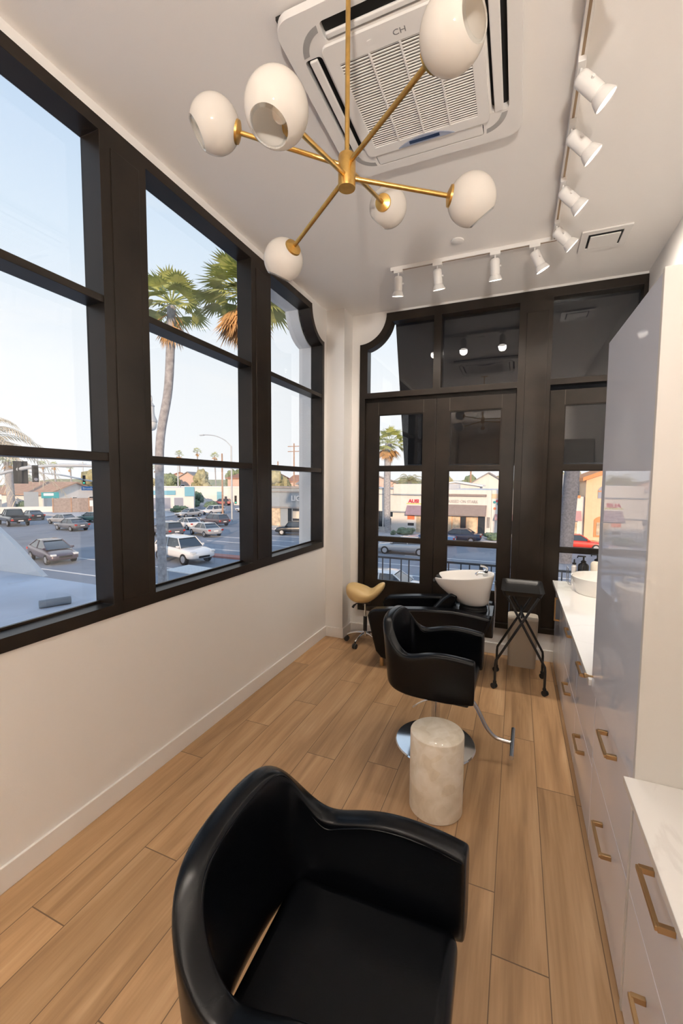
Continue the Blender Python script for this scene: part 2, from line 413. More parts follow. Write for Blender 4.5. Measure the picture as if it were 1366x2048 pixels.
# back wall with its french-window frame
bc = (-1.703, 3.66)
b_outer = [(1.02, .285), (1.02, 3.66)]+arc(bc, .31, 0, -90)+[(-1.703, .285)]
b_hole = [(1.02, .30), (1.02, 3.64)]+arc(bc, .33, -3.5, -86.5)+[(-1.683, .30)]
wb = struct(plate('wall_back', 'wall', rect(-2.3, 1.14, 0, ZC), [[(min(u, 1.019), v) for u, v in b_hole]], YB, 4.83, 'y'), 'cream back wall around the black french windows')
win2 = bpy.data.objects.new('window_2', None); COL.objects.link(win2); struct(win2, 'black framed french windows in the back wall')
R2 = .385
tA = math.asin((3.66-3.565)/R2); tB = math.acos((-1.61+1.703)/R2)
t1 = [(-.87, 2.805), (-.87, 3.565)]+arc(bc, R2, -math.degrees(tA), -math.degrees(tB))+[(-1.61, 2.805)]
t2 = rect(-.79, -.032, 2.805, 3.565); t3 = rect(.266, .985, 2.805, 3.575)
lf1 = rect(-1.64, -.033, .335, 2.744); lf2 = rect(.265, .985, .335, 2.750)
plate('window_frame', 'frame', [(min(u, 1.018), v) for u, v in b_outer], [t1, t2, t3, lf1, lf2], 4.608, 4.725, 'y', win2, bevel=.004)
MB().box(.035, .23, 4.601, 4.61, .36, 3.46).build('post_panel', 'frame', win2, 0, bevel=.003)
def leaf(x0, x1, p0, p1):
    hs = [rect(p0, p1, 1.979, 2.56), rect(p0, p1, 1.165, 1.928), rect(p0, p1, .653, 1.120)]
    lf = plate('window_leaf', 'frame', rect(x0, x1, .337, 2.704), hs, 4.648, 4.705, 'y', win2, bevel=.003)
    for a, c in ((p0, p0), (p1, p1)):
        MB().box(a-.003 if a == p0 else a-.001, a+.001 if a == p0 else a+.003, 4.645, 4.649, 2.56, 2.70).build('rail_joint', 'brassdark', lf, 0)
    for h in hs:
        MB().box(p0, p1, 4.675, 4.680, h[0][1], h[2][1]).build('glass_pane', 'glass', lf, 0)
        plate('glazing_bead', 'frame', rect(p0, p1, h[0][1], h[2][1]), [rect(p0+.008, p1-.008, h[0][1]+.008, h[2][1]-.008)], 4.655, 4.674, 'y', lf)
MT['brassdark'] = mat('joint_line', (.05, .038, .026), .5)  # thin brown line, paler than the frame, marking the rail joint
leaf(-1.638, -.8325, -1.484, -.971); leaf(-.8305, -.035, -.690, -.170); leaf(.267, .983, .403, .86)
MB().box(-1.638, -.035, 4.69, 4.72, 2.70, 2.746).build('head_stop', 'frame', win2, 0)
plate('glass_pane', 'glass', t1, [], 4.700, 4.705, 'y', win2, smooth=0)
for t in (t2, t3): plate('glass_pane', 'glass', t, [], 4.700, 4.705, 'y', win2, smooth=0)
# baseboards
def bb(name, x0, x1, y0, y1): struct(MB().box(x0, x1, y0, y1, 0, .115).build(name, 'trim', smooth=0, bevel=.003))
bb('baseboard_left', XL, XL+.015, YF, 4.383); bb('baseboard_pillar', XL+.015, -1.788, 4.368, 4.383)
bb('baseboard_return', -1.803, -1.788, 4.383, 4.615); bb('baseboard_back', -1.803, .392, 4.615, 4.63)

# ================================================================== CABINETS ON THE RIGHT
def pull(mb, y0, y1, z, x=.39, out=.037, vert=None):
    """square bar pull on two posts"""
    if vert is None:
        mb.box(x-out-.006, x-out+.006, y0, y1, z-.006, z+.006)
        for y in (y0+.006, y1-.006): mb.box(x-out, x, y-.007, y+.007, z-.009, z+.009)
    else:
        z0, z1 = vert
        mb.box(x-out-.006, x-out+.006, y0-.006, y0+.006, z0, z1)
        for z_ in (z0+.006, z1-.006): mb.box(x-out, x, y0-.009, y0+.009, z_-.007, z_+.007)
    return mb
CT = .842
def base_unit(y0, y1, label, z_split, hz_top, hz_low, hl, grp='base cabinets along the right wall'):
    t = thing('base_cabinet', label, 'cabinet', (.39, (y0+y1)/2, 0), 0, grp)
    ym = (y0+y1)/2; w = (y1-y0)/2
    MB().box(.02, .622, -w+.001, w-.001, .012, .812).build('body', 'sidepanel', t, 0)
    MB().box(.05, .60, -w+.001, w-.001, 0, .012).build('plinth', 'dark', t, 0)
    for z0, z1, hz in ((z_split+.002, .806, hz_top), (.014, z_split-.002, hz_low)):
        d = MB().box(0, .02, -w+.002, w-.002, z0, z1).build('drawer', 'lacquer', t, 0, bevel=.0015)
        pull(MB(), -hl, hl, hz, 0).build('handle', 'bronze', d, 0, bevel=.0015)
    return t
base_unit(.95, 1.583, 'glossy white drawer cabinet nearest the black chair, long brass pulls', .455, .718, .322, .092)
base_unit(.30, .948, 'glossy white drawer cabinet at the near end, mostly outside the frame', .455, .695, .335, .092)
base_unit(2.312, 2.95, 'glossy white drawer cabinet just past the tall cabinet, under the far counter', .40, .762, .325, .09)
base_unit(2.952, 3.62, 'glossy white drawer cabinet under the sink, beside the folding trolley', .40, .752, .345, .09)
t = thing('base_cabinet', 'glossy white two-door cabinet in the far corner by the windows', 'cabinet', (.39, 4.11, 0), 0, 'base cabinets along the right wall')
MB().box(.02, .622, -.488, .488, .012, .812).build('body', 'sidepanel', t, 0)
for a, c, hy in ((-.486, -.031, -.10), (-.028, .486, .06)):
    d = MB().box(0, .02, a, c, .014, .806).build('door', 'lacquer', t, 0, bevel=.0015)
    if hy > 0: pull(MB(), hy, hy, 0, 0, vert=(.565, .775)).build('handle', 'bronze', d, 0, bevel=.0015)
# tall cabinet
t = thing('tall_cabinet', 'tall glossy white cabinet between the two counters, small brass knob', 'cabinet', (.39, 1.948, 0))
MB().box(.022, .622, -.342, .36, .012, 2.448).build('body', 'sidepanel', t, 0)
MB().box(-.002, .622, -.364, -.343, 0, 2.452).build('side_panel', 'sidepanel', t, 0, bevel=.0015)
d = MB().box(0, .02, .0, .699, .80, 2.446).build('door', 'lacquer', t, 0, bevel=.0015, loc=(0, -.339, 0)); d.rotation_euler = (0, 0, RAD(1.7))
MB().lathe([(.005, 0), (.005, .018), (.011, .030), (.0125, .034), (.0125, .038)], 16, mtx=Matrix.Translation((0, .674, .872)) @ Matrix.Rotation(-pi/2, 4, 'Y')).build('knob', 'bronze', d)
for z0, z1, hz in ((.457, .797, .745), (.014, .453, .333)):
    d = MB().box(0, .02, -.339, .360, z0, z1).build('drawer', 'lacquer', t, 0, bevel=.0015)
    pull(MB(), -.115, .072, hz, 0).build('handle', 'bronze', d, 0, bevel=.0015)
tag(MB().box(.357, 1.012, 2.312, 4.600, .812, CT).build('countertop', 'marble', smooth=0, bevel=.002), 'white marble countertop under the round sink by the windows', 'countertop')
tag(MB().box(.357, 1.012, -.4, 1.583, .812, CT-.004).build('countertop', 'marble', smooth=0, bevel=.002), 'near white marble countertop at the right edge, veined and empty', 'countertop')
# vessel sink and bottles
t = thing('vessel_sink', 'round white vessel sink standing on the far countertop', 'sink', (.727, 4.22, CT))
MB().lathe([(.215, 0), (.222, .004), (.247, .10), (.255, .143), (.250, .146), (.244, .143), (.235, .10), (.20, .03), (.03, .018)], 56, cap1=True).build('bowl', 'ceramic', t, 50)
MB().lathe([(.025, .0185), (.025, .022), (.01, .024)], 20).build('drain', 'chrome', t)
def pump_bottle(x, label, body_m, r, hsh, grp='bottles behind the sink'):
    t = thing('pump_bottle', label, 'bottle', (x, 4.535, CT), 0, grp)
    MB().lathe([(r*.96, 0), (r, .006), (r, hsh-.02), (r*.86, hsh-.004), (r*.45, hsh+.008), (r*.40, hsh+.012)], 28).build('bottle_body', body_m, t)
    MB().lathe([(r*.5, hsh+.010), (r*.5, hsh+.022), (r*.3, hsh+.030), (.008, hsh+.034), (.008, hsh+.062)], 20).build('pump_collar', 'blackgloss', t)
    MB().box(-.052, .018, -.011, .011, hsh+.062, hsh+.074).box(-.056, -.046, -.008, .008, hsh+.05, hsh+.064).build('pump_head', 'blackgloss', t, 0, bevel=.004)
    return t
pump_bottle(.608, 'black pump bottle between the dropper bottle and the cream bottle', 'blackgloss', .047, .198)
pump_bottle(.722, 'cream pump bottle with black pump beside the tall cabinet edge', 'beigelid', .055, .222)
t = thing('dropper_bottle', 'small clear dropper bottle with black cap behind the sink', 'bottle', (.531, 4.535, CT), 0, 'bottles behind the sink')
MB().lathe([(.022, 0), (.023, .004), (.023, .165), (.014, .176), (.012, .19)], 22).build('bottle_body', 'amber', t)
MB().lathe([(.017, .185), (.017, .20), (.007, .203), (.006, .232), (.003, .235)], 16).build('dropper_cap', 'rubber', t)
t = thing('wire_rack', 'thin chrome wire rack standing at the left of the sink', 'rack', (.475, 4.44, CT))
MB().tube([(.03, 0, .003), (.012, 0, .003), (.002, 0, .010), (0, 0, .022), (0, 0, .16)], .003, 8).build('front_wire', 'steel', t)
MB().tube([(0, 0, .16), (0, .12, .16), (0, .12, .003), (.03, .12, .003), (.03, 0, .003)], .003, 8).build('back_wire', 'steel', t)

# ================================================================== SALON CHAIRS
def shell_mesh(mb):
    half = [(.268, .262, .732, 0, .455), (.20, .268, .742, 0, .445), (.10, .272, .750, 0, .44), (0, .273, .742, 0, .44), (-.09, .272, .715, 0, .44), (-.15, .268, .703, 0, .445),
            (-.205, .252, .745, .008, .45), (-.245, .220, .83, .018, .46), (-.266, .170, .888, .018, .465), (-.276, .09, .900, .018, .47)]
    mid = [(-.279, 0, .902, .018, .47)]
    st = half+mid+[(x, -y, zt, ln, zb) for x, y, zt, ln, zb in reversed(half)]
    n = len(st); R = []
    th = .036
    for i, (x, y, zt, ln, zb) in enumerate(st):
        a, b_ = st[max(i-1, 0)], st[min(i+1, n-1)]
        d = Vector((b_[0]-a[0], b_[1]-a[1], 0)).normalized(); nn = Vector((-d.y, d.x, 0))
        if nn.dot(Vector((x+.02, y, 0))) < 0: nn = -nn
        p = Vector((x, y, 0)); O = nn*th; up = zt-zb; lean = nn*ln*2.2
        def P(o, z): return p+nn*o+lean*max(0, (z-.52)/.4)+Vector((0, 0, z))
        R.append([P(th*.6, zb), P(th*.95, zb+.025), P(th, zb+.07), P(th, zb+up*.5), P(th, zt-.045), P(th*.98, zt-.016), P(th*.72, zt-.001), P(-th*.72, zt-.001), P(-th*.98, zt-.016), P(-th, zt-.045), P(-th, zb+up*.5), P(-th, zb+.03), P(-th*.5, zb)])
    def cap(r, k):
        c = sum(r, Vector())/len(r)
        return [c+(v-c)*k for v in r]
    f0 = Vector((.012, 0, 0))
    R = [[v+f0 for v in cap(R[0], .86)], [v+f0*.6 for v in cap(R[0], .97)]]+R+[[v+f0*.6 for v in cap(R[-1], .97)], [v+f0 for v in cap(R[-1], .86)]]
    mb.rings(R)
    return st
def salon_chair(loc, rz, label, lift=0.0):
    t = thing('salon_chair', label, 'chair', loc, rz, 'black salon styling chairs')
    mb = MB(); st = shell_mesh(mb)
    for v in mb.b.verts: v.co.z += lift
    sh = mb.build('shell', 'black', t, sub=2)
    # piping along the inner top edge
    pts = []
    n = len(st)
    for i, (x, y, zt, ln, zb) in enumerate(st):
        a, b_ = st[max(i-1, 0)], st[min(i+1, n-1)]
        d = Vector((b_[0]-a[0], b_[1]-a[1], 0)).normalized(); nn = Vector((-d.y, d.x, 0))
        if nn.dot(Vector((x+.02, y, 0))) < 0: nn = -nn
        pts.append(Vector((x, y, 0))-nn*.0345+nn*ln*2.2*max(0, (zt-.022-.52)/.4)+Vector((0, 0, zt-.021+lift)))
    MB().tube(pts, .0024, 6, smooth=4).build('piping', 'black', sh, 60)
    s = MB().box(-.240, .262, -.228, .228, .425+lift, .525+lift)
    seat = s.build('seat_cushion', 'black', t, 60, bevel=.035, bseg=5)
    MB().box(-.17, .24, -.215, .215, .405+lift, .43+lift).build('seat_pan', 'blackmetal', t, 0, bevel=.01)
    MB().lathe([(.27, 0), (.272, .004), (.265, .011), (.06, .020), (.045, .028), (.043, .13), (.036, .14)], 64).build('base_disc', 'chrome', t, 25)
    MB().lathe([(.030, .13), (.030, .40+lift)], 28).build('gas_column', 'chrome', t)
    MB().tube([(0, 0, .30), (-.06, .0, .29), (-.12, .01, .25), (-.165, .02, .205)], .005, 8, smooth=4).build('lever', 'chrome', t)
    fr = MB().tube([(.14, 0, .408+lift), (.20, 0, .395+lift), (.27, 0, .31+lift*.6), (.33, 0, .20+lift*.3), (.38, 0, .145), (.43, 0, .130), (.492, 0, .128)], .013, 14, smooth=5).build('footrest_tube', 'steel', t, 60)
    MB().cyl((.495, -.165, .128), (.495, .165, .128), .014, seg=18).build('foot_bar', 'steel', t)
    return t
salon_chair((-.466, 2.84, 0), RAD(-1.5), 'black swivel salon chair behind the pale drum stool, chrome base in view')
salon_chair((-.360, .885, 0), RAD(2.0), 'large black salon chair in the foreground, cut by the bottom edge', .05)

# drum stool
t = thing('drum_stool', 'cylindrical pale shell drum stool between the two black chairs', 'stool', (-.36, 2.262, 0))
MB().lathe([(.141, 0), (.145, .004), (.145, .427), (.142, .431)], 72).build('drum_side', 'stone', t, 40)
MB().lathe([(.1425, .4312), (.139, .4335)], 72).build('drum_top', 'stone', t, 40)

# ================================================================== SHAMPOO UNIT
t = thing('shampoo_unit', 'black backwash shampoo chair with white basin by the french windows', 'shampoo chair', (-.7, 4.1, 0))
def loc_poly(P): return [(x+.7, z) for x, z in P]
side = loc_poly([(-1.305, .50), (-1.285, .545), (-1.24, .572), (-1.0, .604), (-.75, .632), (-.5, .645), (-.32, .632), (-.165, .612), (-.175, .565), (-.235, .42), (-.30, .21), (-.36, .075), (-.60, .06), (-1.08, .085), (-1.16, .105), (-1.215, .16), (-1.25, .28)])
MB().prism(side, -.30, -.175).build('armrest', 'black', t, 40, bevel=.022, bseg=4)
MB().prism(side, .20, .325).build('armrest', 'black', t, 40, bevel=.022, bseg=4)
MB().box(-.575, .06, -.172, .197, .24, .42).build('seat_cushion', 'black', t, 40, bevel=.03, bseg=4)
MB().box(-.50, .30, -.172, .197, .07, .24).build('under_frame', 'black', t, 0)
bk = loc_poly([(-.86, .40), (-.74, .40), (-.50, .66), (-.47, .76), (-.53, .775), (-.60, .72)])
MB().prism(bk, -.172, .197).build('backrest', 'black', t, 40, bevel=.02, bseg=4)
MB().box(.16, .545, -.172, .197, .40, .605).build('basin_platform', 'blackgloss', t, 0, bevel=.012)
for x, y in ((-.47, -.23), (-.47, .25), (.25, -.23), (.25, .25)):
    MB().lathe([(.021, 0), (.021, .085)], 20, c=(x, y, 0)).build('leg', 'bronze', t)
# basin: lofted oval rings with a neck notch
def basin_ring(cx, cz, a, b_, k, notch=0, tilt=0, n=56):
    P = []
    for i in range(n):
        th = 2*pi*i/n
        d = abs(((th-pi)+pi) % (2*pi)-pi)          # distance from the neck side
        w = max(0, 1-d/.62); g = w*w*(3-2*w)*notch
        x = cx+a*cos(th); y = b_*sin(th)*(1+.04*cos(th))
        P.append(Vector((x+g*.16, y, cz+tilt*(-cos(th))*1.0-g*.085)))
    return P
Rg = [basin_ring(.355, .655, .10, .10, 0), basin_ring(.352, .66, .135, .13, 0), basin_ring(.335, .70, .165, .155, 0), basin_ring(.300, .76, .205, .185, 0, .1, -.004),
      basin_ring(.262, .83, .255, .212, 0, .45, -.012), basin_ring(.250, .89, .282, .226, 0, .85, -.022), basin_ring(.247, .922, .292, .232, 0, 1, -.028), basin_ring(.247, .930, .288, .228, 0, 1, -.029),
      basin_ring(.248, .926, .272, .212, 0, 1, -.028), basin_ring(.255, .88, .245, .195, 0, .8, -.02), basin_ring(.28, .82, .19, .165, 0, .3, -.01), basin_ring(.31, .775, .11, .10, 0), basin_ring(.32, .765, .03, .03, 0)]
bs = MB().rings(Rg).build('basin', 'ceramic', t, 80)
k = bs.modifiers.new('sub', 'SUBSURF'); k.levels = 1; k.render_levels = 1
MB().lathe([(.125, .603), (.13, .612), (.118, .622), (.126, .632), (.116, .642), (.12, .652), (.10, .658)], 40, c=(.355, 0, 0)).build('neck_bellows', 'rubber', t)
nr = MB().tube([(-.0, -.09, .872), (.035, -.05, .85), (.05, 0, .842), (.035, .05, .85), (-.0, .09, .872)], .020, 12, smooth=4).build('neck_rest', 'rubber', t)
fa = MB().lathe([(.024, 0), (.026, .02), (.022, .045)], 20, c=(.455, 0, .93)).build('faucet', 'chrome', t)
MB().cyl((.455, -.055, .965), (.455, .055, .965), .022, seg=18).build('valve_body', 'chrome', fa)
MB().tube([(.455, 0, .975), (.47, 0, 1.0), (.45, -.01, 1.02), (.41, -.02, 1.03)], .011, 10, smooth=3).build('lever_handle', 'chrome', fa)
MB().tube([(.45, -.045, .965), (.40, -.05, .965), (.375, -.055, .945)], .015, 12, smooth=3).build('spray_head', 'chrome', fa)
MB().tube([(.545, -.03, .90), (.55, -.03, .72), (.545, -.03, .46), (.535, -.03, .41), (.525, -.03, .40), (.515, -.03, .41), (.508, -.03, .46), (.50, -.03, .62), (.47, -.03, .80)], .007, 10, smooth=4).build('hose', 'steel', t)
# ================================================================== SADDLE STOOL
t = thing('saddle_stool', 'tan saddle stool on chrome casters in the corner by the pillar', 'stool', (-1.515, 4.355, 0), RAD(10))
mb = MB().sphere((0, 0, 0), (1, 1, 1), 40, 24)
for v in mb.b.verts:
    x, y, z = v.co
    sx = .215*(abs(x)**.68)*(1 if x > 0 else -1); sy = .165*(abs(y)**.8)*(1 if y > 0 else -1)
    rise = .115*abs(sx/.215)**2.0 if sx > 0 else .045*abs(sx/.215)**2
    rise = .115*(max(0, sx-.02)/.195)**1.5 if sx > 0 else .05*(sx/.215)**2
    zz = .085*(abs(z)**.75)*(1 if z > 0 else -1)*(1-.22*(sx/.215) if sx > 0 else 1+.22*min(1, abs(sx)/.12))+rise
    if z > 0: zz -= .034*math.exp(-((sx-.065)/.055)**2)*min(1, z*2)
    v.co = (sx, sy*(1-.28*(sx/.215) if sx > 0 else 1), .545+zz+.012)
mb.build('saddle_seat', 'tan', t, 80)
MB().box(-.06, .06, -.05, .05, .455, .485).build('seat_plate', 'blackmetal', t, 0, bevel=.01)
MB().tube([(-.03, -.04, .465), (-.09, -.06, .458), (-.115, -.07, .44), (-.13, -.075, .415)], [.006, .006, .012, .014], 10).build('tilt_lever', 'rubber', t)
MB().lathe([(.012, .30), (.012, .465)], 18).build('gas_rod', 'chrome', t)
MB().lathe([(.022, .09), (.022, .30), (.016, .305)], 20).build('gas_cylinder', 'blackmetal', t)
MB().lathe([(.034, .085), (.036, .10), (.034, .13), (.022, .14)], 24).build('hub', 'chrome', t)
for k in range(5):
    a = RAD(-112+72*k); c, s_ = cos(a), sin(a)
    lg = MB().tube([(c*.02, s_*.02, .115), (c*.09, s_*.09, .112), (c*.16, s_*.16, .095), (c*.205, s_*.205, .072)], [.017, .015, .013, .012], 12, smooth=3).build('leg', 'chrome', t)
    w = MB()
    q = Vector((-s_, c, 0)); ctr = Vector((c*.212, s_*.212, .027))
    for o in (-.012, .012): w.cyl(ctr+q*(o-.008), ctr+q*(o+.008), .027, seg=20)
    w.cyl((c*.205, s_*.205, .04), (c*.205, s_*.205, .075), .008, seg=10)
    w.build('caster', 'rubber', lg)
# ================================================================== FOLDING TROLLEY
t = thing('tray_trolley', 'black folding tray trolley on casters in front of the beige bin', 'trolley', (.075, 4.03, 0))
tx0, tx1, ty0, ty1 = -.168, .168, -.215, .30
tr_ = MB().rings([[Vector((x, y, .835)) for x, y in rrect(tx0+.02, tx1-.02, ty0+.02, ty1-.02, .03)], [Vector((x, y, .875)) for x, y in rrect(tx0, tx1, ty0, ty1, .04)],
                  [Vector((x, y, .878)) for x, y in rrect(tx0-.006, tx1+.006, ty0-.006, ty1+.006, .045)], [Vector((x, y, .873)) for x, y in rrect(tx0+.006, tx1-.006, ty0+.006, ty1-.006, .035)],
                  [Vector((x, y, .840)) for x, y in rrect(tx0+.024, tx1-.024, ty0+.024, ty1-.024, .03)]])
tr_.build('tray', 'blackmetal', t, 40)
for yy in (-.19, .16):
    for sgn in (-1, 1):
        o = .011*sgn
        lg = MB().tube([(-sgn*.125, yy+o, .835), (-sgn*.02, yy+o, .64), (sgn*.195, yy+o, .245), (sgn*.198, yy+o, .21), (sgn*.198, yy+o, .06)], .0105, 12).build('leg', 'blackmetal', t, 60)
        w = MB(); c = Vector((sgn*.203, yy+o-.004, .024))
        for k in (-.011, .011): w.cyl(c+Vector((.6*(k-.007), .8*(k-.007), 0)), c+Vector((.6*(k+.007), .8*(k+.007), 0)), .024, seg=18)
        w.lathe([(.014, .045), (.016, .058), (.011, .07)], 12, c=(sgn*.198, yy+o, 0)); w.build('caster', 'rubber', lg)
MB().cyl((0, -.20, .655), (0, .18, .655), .007, seg=10).build('pivot_bar', 'blackmetal', t)
for x in (-.12, .12): MB().cyl((x, -.20, .832), (x, .18, .832), .007, seg=10).build('tray_rail', 'blackmetal', t)
# ================================================================== BIN
t = thing('waste_bin', 'beige rounded waste bin behind the black folding trolley', 'bin', (.098, 4.462, 0))
MB().rings([[Vector((x, y, 0)) for x, y in rrect(-.125, .125, -.095, .09, .035)], [Vector((x, y, .47)) for x, y in rrect(-.138, .138, -.105, .105, .04)]]).build('bin_body', 'beige', t, 50)
MB().rings([[Vector((x, y, .472)) for x, y in rrect(-.138, .138, -.105, .105, .04)], [Vector((x, y, .488)) for x, y in rrect(-.138, .138, -.105, .105, .04)], [Vector((x, y, .494)) for x, y in rrect(-.130, .130, -.097, .097, .036)]]).build('lid', 'beigelid', t, 50)

# ================================================================== CEILING FIXTURES
# cassette air conditioner
t = thing('ceiling_air_conditioner', 'square white cassette air conditioner in the ceiling above the chandelier', 'air conditioner', (-.515, 2.065, ZC))
hs = .475
slots = [rect(-.29, .29, -.415, -.335), rect(-.415, -.335, -.29, .29), rect(.335, .415, -.29, .29), rect(-.29, .29, .335, .415)]
plate('panel', 'acplastic', rrect(-hs, hs, -hs, hs, .075, 8), [rrect(min(p[0] for p in s_), max(p[0] for p in s_), min(p[1] for p in s_), max(p[1] for p in s_), .018, 4) for s_ in slots], -.045, -.012, 'z', t, bevel=.01)
MB().box(-.46, .46, -.46, .46, -.014, -.001).build('housing', 'dark', t, 0)
for i, s_ in enumerate(slots):
    x0, x1 = s_[0][0], s_[1][0]; y0, y1 = s_[0][1], s_[2][1]
    if i == 0: b_ = MB().box(x0+.012, x1-.012, y0+.045, y0+.068, -.052, -.040)
    elif i == 3: b_ = MB().box(x0+.004, x1-.004, y0+.004, y1-.006, -.047, -.036)
    elif i == 1: b_ = MB().box(x0+.022, x0+.060, y0+.006, y1-.006, -.052, -.040)
    else: b_ = MB().box(x0+.014, x0+.056, y0+.006, y1-.006, -.052, -.040)
    b_.build('louver', 'acplastic', t, 0, bevel=.004)
MT['corner_shade'] = mat('ac_corner_shade', (.34, .33, .32), .6)  # white corner crescents coloured grey to stand for their shade
for a in (0, 90, 180, 270):
    rot = Matrix.Rotation(RAD(a), 3, 'Z')
    P = [(rot @ Vector((u, v, 0)))[:2] for u, v in arc((.285, .285), .125, 8, 82, 10)+arc((.285, .285), .098, 78, 12, 10)]
    MB().prism(P, -.0463, -.043, 'z').build('corner_shade_arc', 'corner_shade', t, 0)
inner = plate('intake_frame', 'acplastic', rrect(-.325, .325, -.325, .325, .03), [rect(-.270, .270, -.235, .270)], -.056, -.0445, 'z', t, bevel=.003)
MT['grille_back'] = mat('ac_filter', (.20, .16, .13), .8)  # dark brown sheet behind the intake slats
MB().box(-.270, .270, -.235, .270, -.0452, -.0445).build('filter', 'grille_back', inner, 0)
g = MB(); nsl = 37
for i in range(nsl):
    y = -.235+.505*(i+.5)/nsl
    mtx = Matrix.Translation((0, y, -.0505)) @ Matrix.Rotation(RAD(24), 4, 'X')
    g.box(-.270, .270, -.0049, .0049, -.0018, .0018, mtx)
for x in (-.135, 0, .135): g.box(x-.0035, x+.0035, -.235, .270, -.0585, -.047)
g.build('intake_grille', 'acplastic', t, 0)
dsp = [(-.15, .318)]+[(-.15+.30*i/16, .318-.046*sin(pi*i/16)**.8) for i in range(1, 16)]+[(.15, .318)]
MB().prism(dsp, -.060, -.0565, 'z').build('display_surround', 'bluegrey', t, 0)
MB().box(-.085, .075, .287, .307, -.0615, -.0598).build('display', 'screen', t, 0)
text('logo', 'CH', 'greytext', .032, Vector((-.02, -.262, -.0561)), Matrix.Rotation(pi, 4, 'X'), t, .0006, sx=1.25)
MB().prism(rrect(-.128, -.108, -.285, -.265, .004, 3), -.0572, -.0558, 'z').build('indicator', 'trim', t, 0)
# chandelier
HB = Vector((-.596, 1.46, 2.896))
t = thing('chandelier', 'brass six-arm chandelier with white glass globes hanging from the ceiling', 'chandelier', HB)
MB().lathe([(.030, -.055), (.031, -.052), (.031, .052), (.029, .055)], 36).build('hub', 'brass', t)
MB().cyl((0, 0, .05), (0, 0, ZC-HB.z-.03), .0085, seg=16).build('stem', 'brass', t)
MB().lathe([(.062, ZC-HB.z-.001), (.062, ZC-HB.z-.022), (.05, ZC-HB.z-.030), (.01, ZC-HB.z-.032)], 32).build('canopy', 'brass', t)
GR = .085
gpos = [(-.028, -.429, -.110), (-.414, -.200, .135), (-.377, .201, -.134), (.005, .491, .162), (.409, .194, -.076), (.403, -.274, .060)]
gax = [(-.10, -.40, -.91), (-.74, -.46, -.50), (-.46, .13, -.88), (-.75, .28, -.60), (.50, .45, -.74), (.87, -.46, -.16)]
for g, oax in zip(gpos, gax):
    g = Vector(g); d = g.normalized(); outw = Vector((g.x, g.y, 0)).normalized()
    sgn = 1 if g.z > 0 else -1
    p0 = Vector((outw.x*.022, outw.y*.022, .025*sgn if g.z > 0 else -.02)); p1 = g-d*(GR+.0)
    dd = (g-p0).normalized()
    am = MB().cyl(p0, g-dd*(GR-.004), .0082, seg=14).build('arm', 'brass', t)
    q = dd.to_track_quat('Z', 'Y').to_matrix().to_4x4()
    MB().lathe([(.002, -GR-.010), (.034, -GR+.001), (.036, -GR+.008), (.030, -GR+.012)], 30, mtx=Matrix.Translation(g) @ q).build('shade_cap', 'brass', am)
    # globe shell, open on its low outer side
    ax = Vector(oax).normalized()
    q2 = ax.to_track_quat('Z', 'Y').to_matrix().to_4x4(); T = Matrix.Translation(g) @ q2
    a0 = RAD(38)
    prof = [(GR*sin(f), GR*cos(f)) for f in [RAD(180)-RAD(180-38)*i/26 for i in range(27)]]
    prof = [(max(r, .0005), z) for r, z in prof]
    inn = [((r)*(GR-.0035)/GR, z*(GR-.0035)/GR) for r, z in reversed(prof)]
    MB().lathe(prof+inn, 48, mtx=T, cap0=False, cap1=False).build('globe_shade', 'opal', t, 70)
    f0, f1 = RAD(38), RAD(32)
    rim = [(GR*sin(f0+(f1-f0)*i/6), GR*cos(f0+(f1-f0)*i/6)) for i in range(7)]
    rin = [(r*(GR-.003)/GR, z*(GR-.003)/GR) for r, z in reversed(rim)]
    gl = MB().lathe(rim+rin+[rim[0]], 48, mtx=T, cap0=False, cap1=False).build('clear_rim', 'clear', t, 70)
    sk = MB().cyl(g-dd*(GR-.012), g-dd*.045, .018, .016, seg=18).build('lamp_socket', 'brass', t)
    MB().sphere(g-dd*.018, .024, 16, 10).build('bulb', 'ceramic', sk, 60)
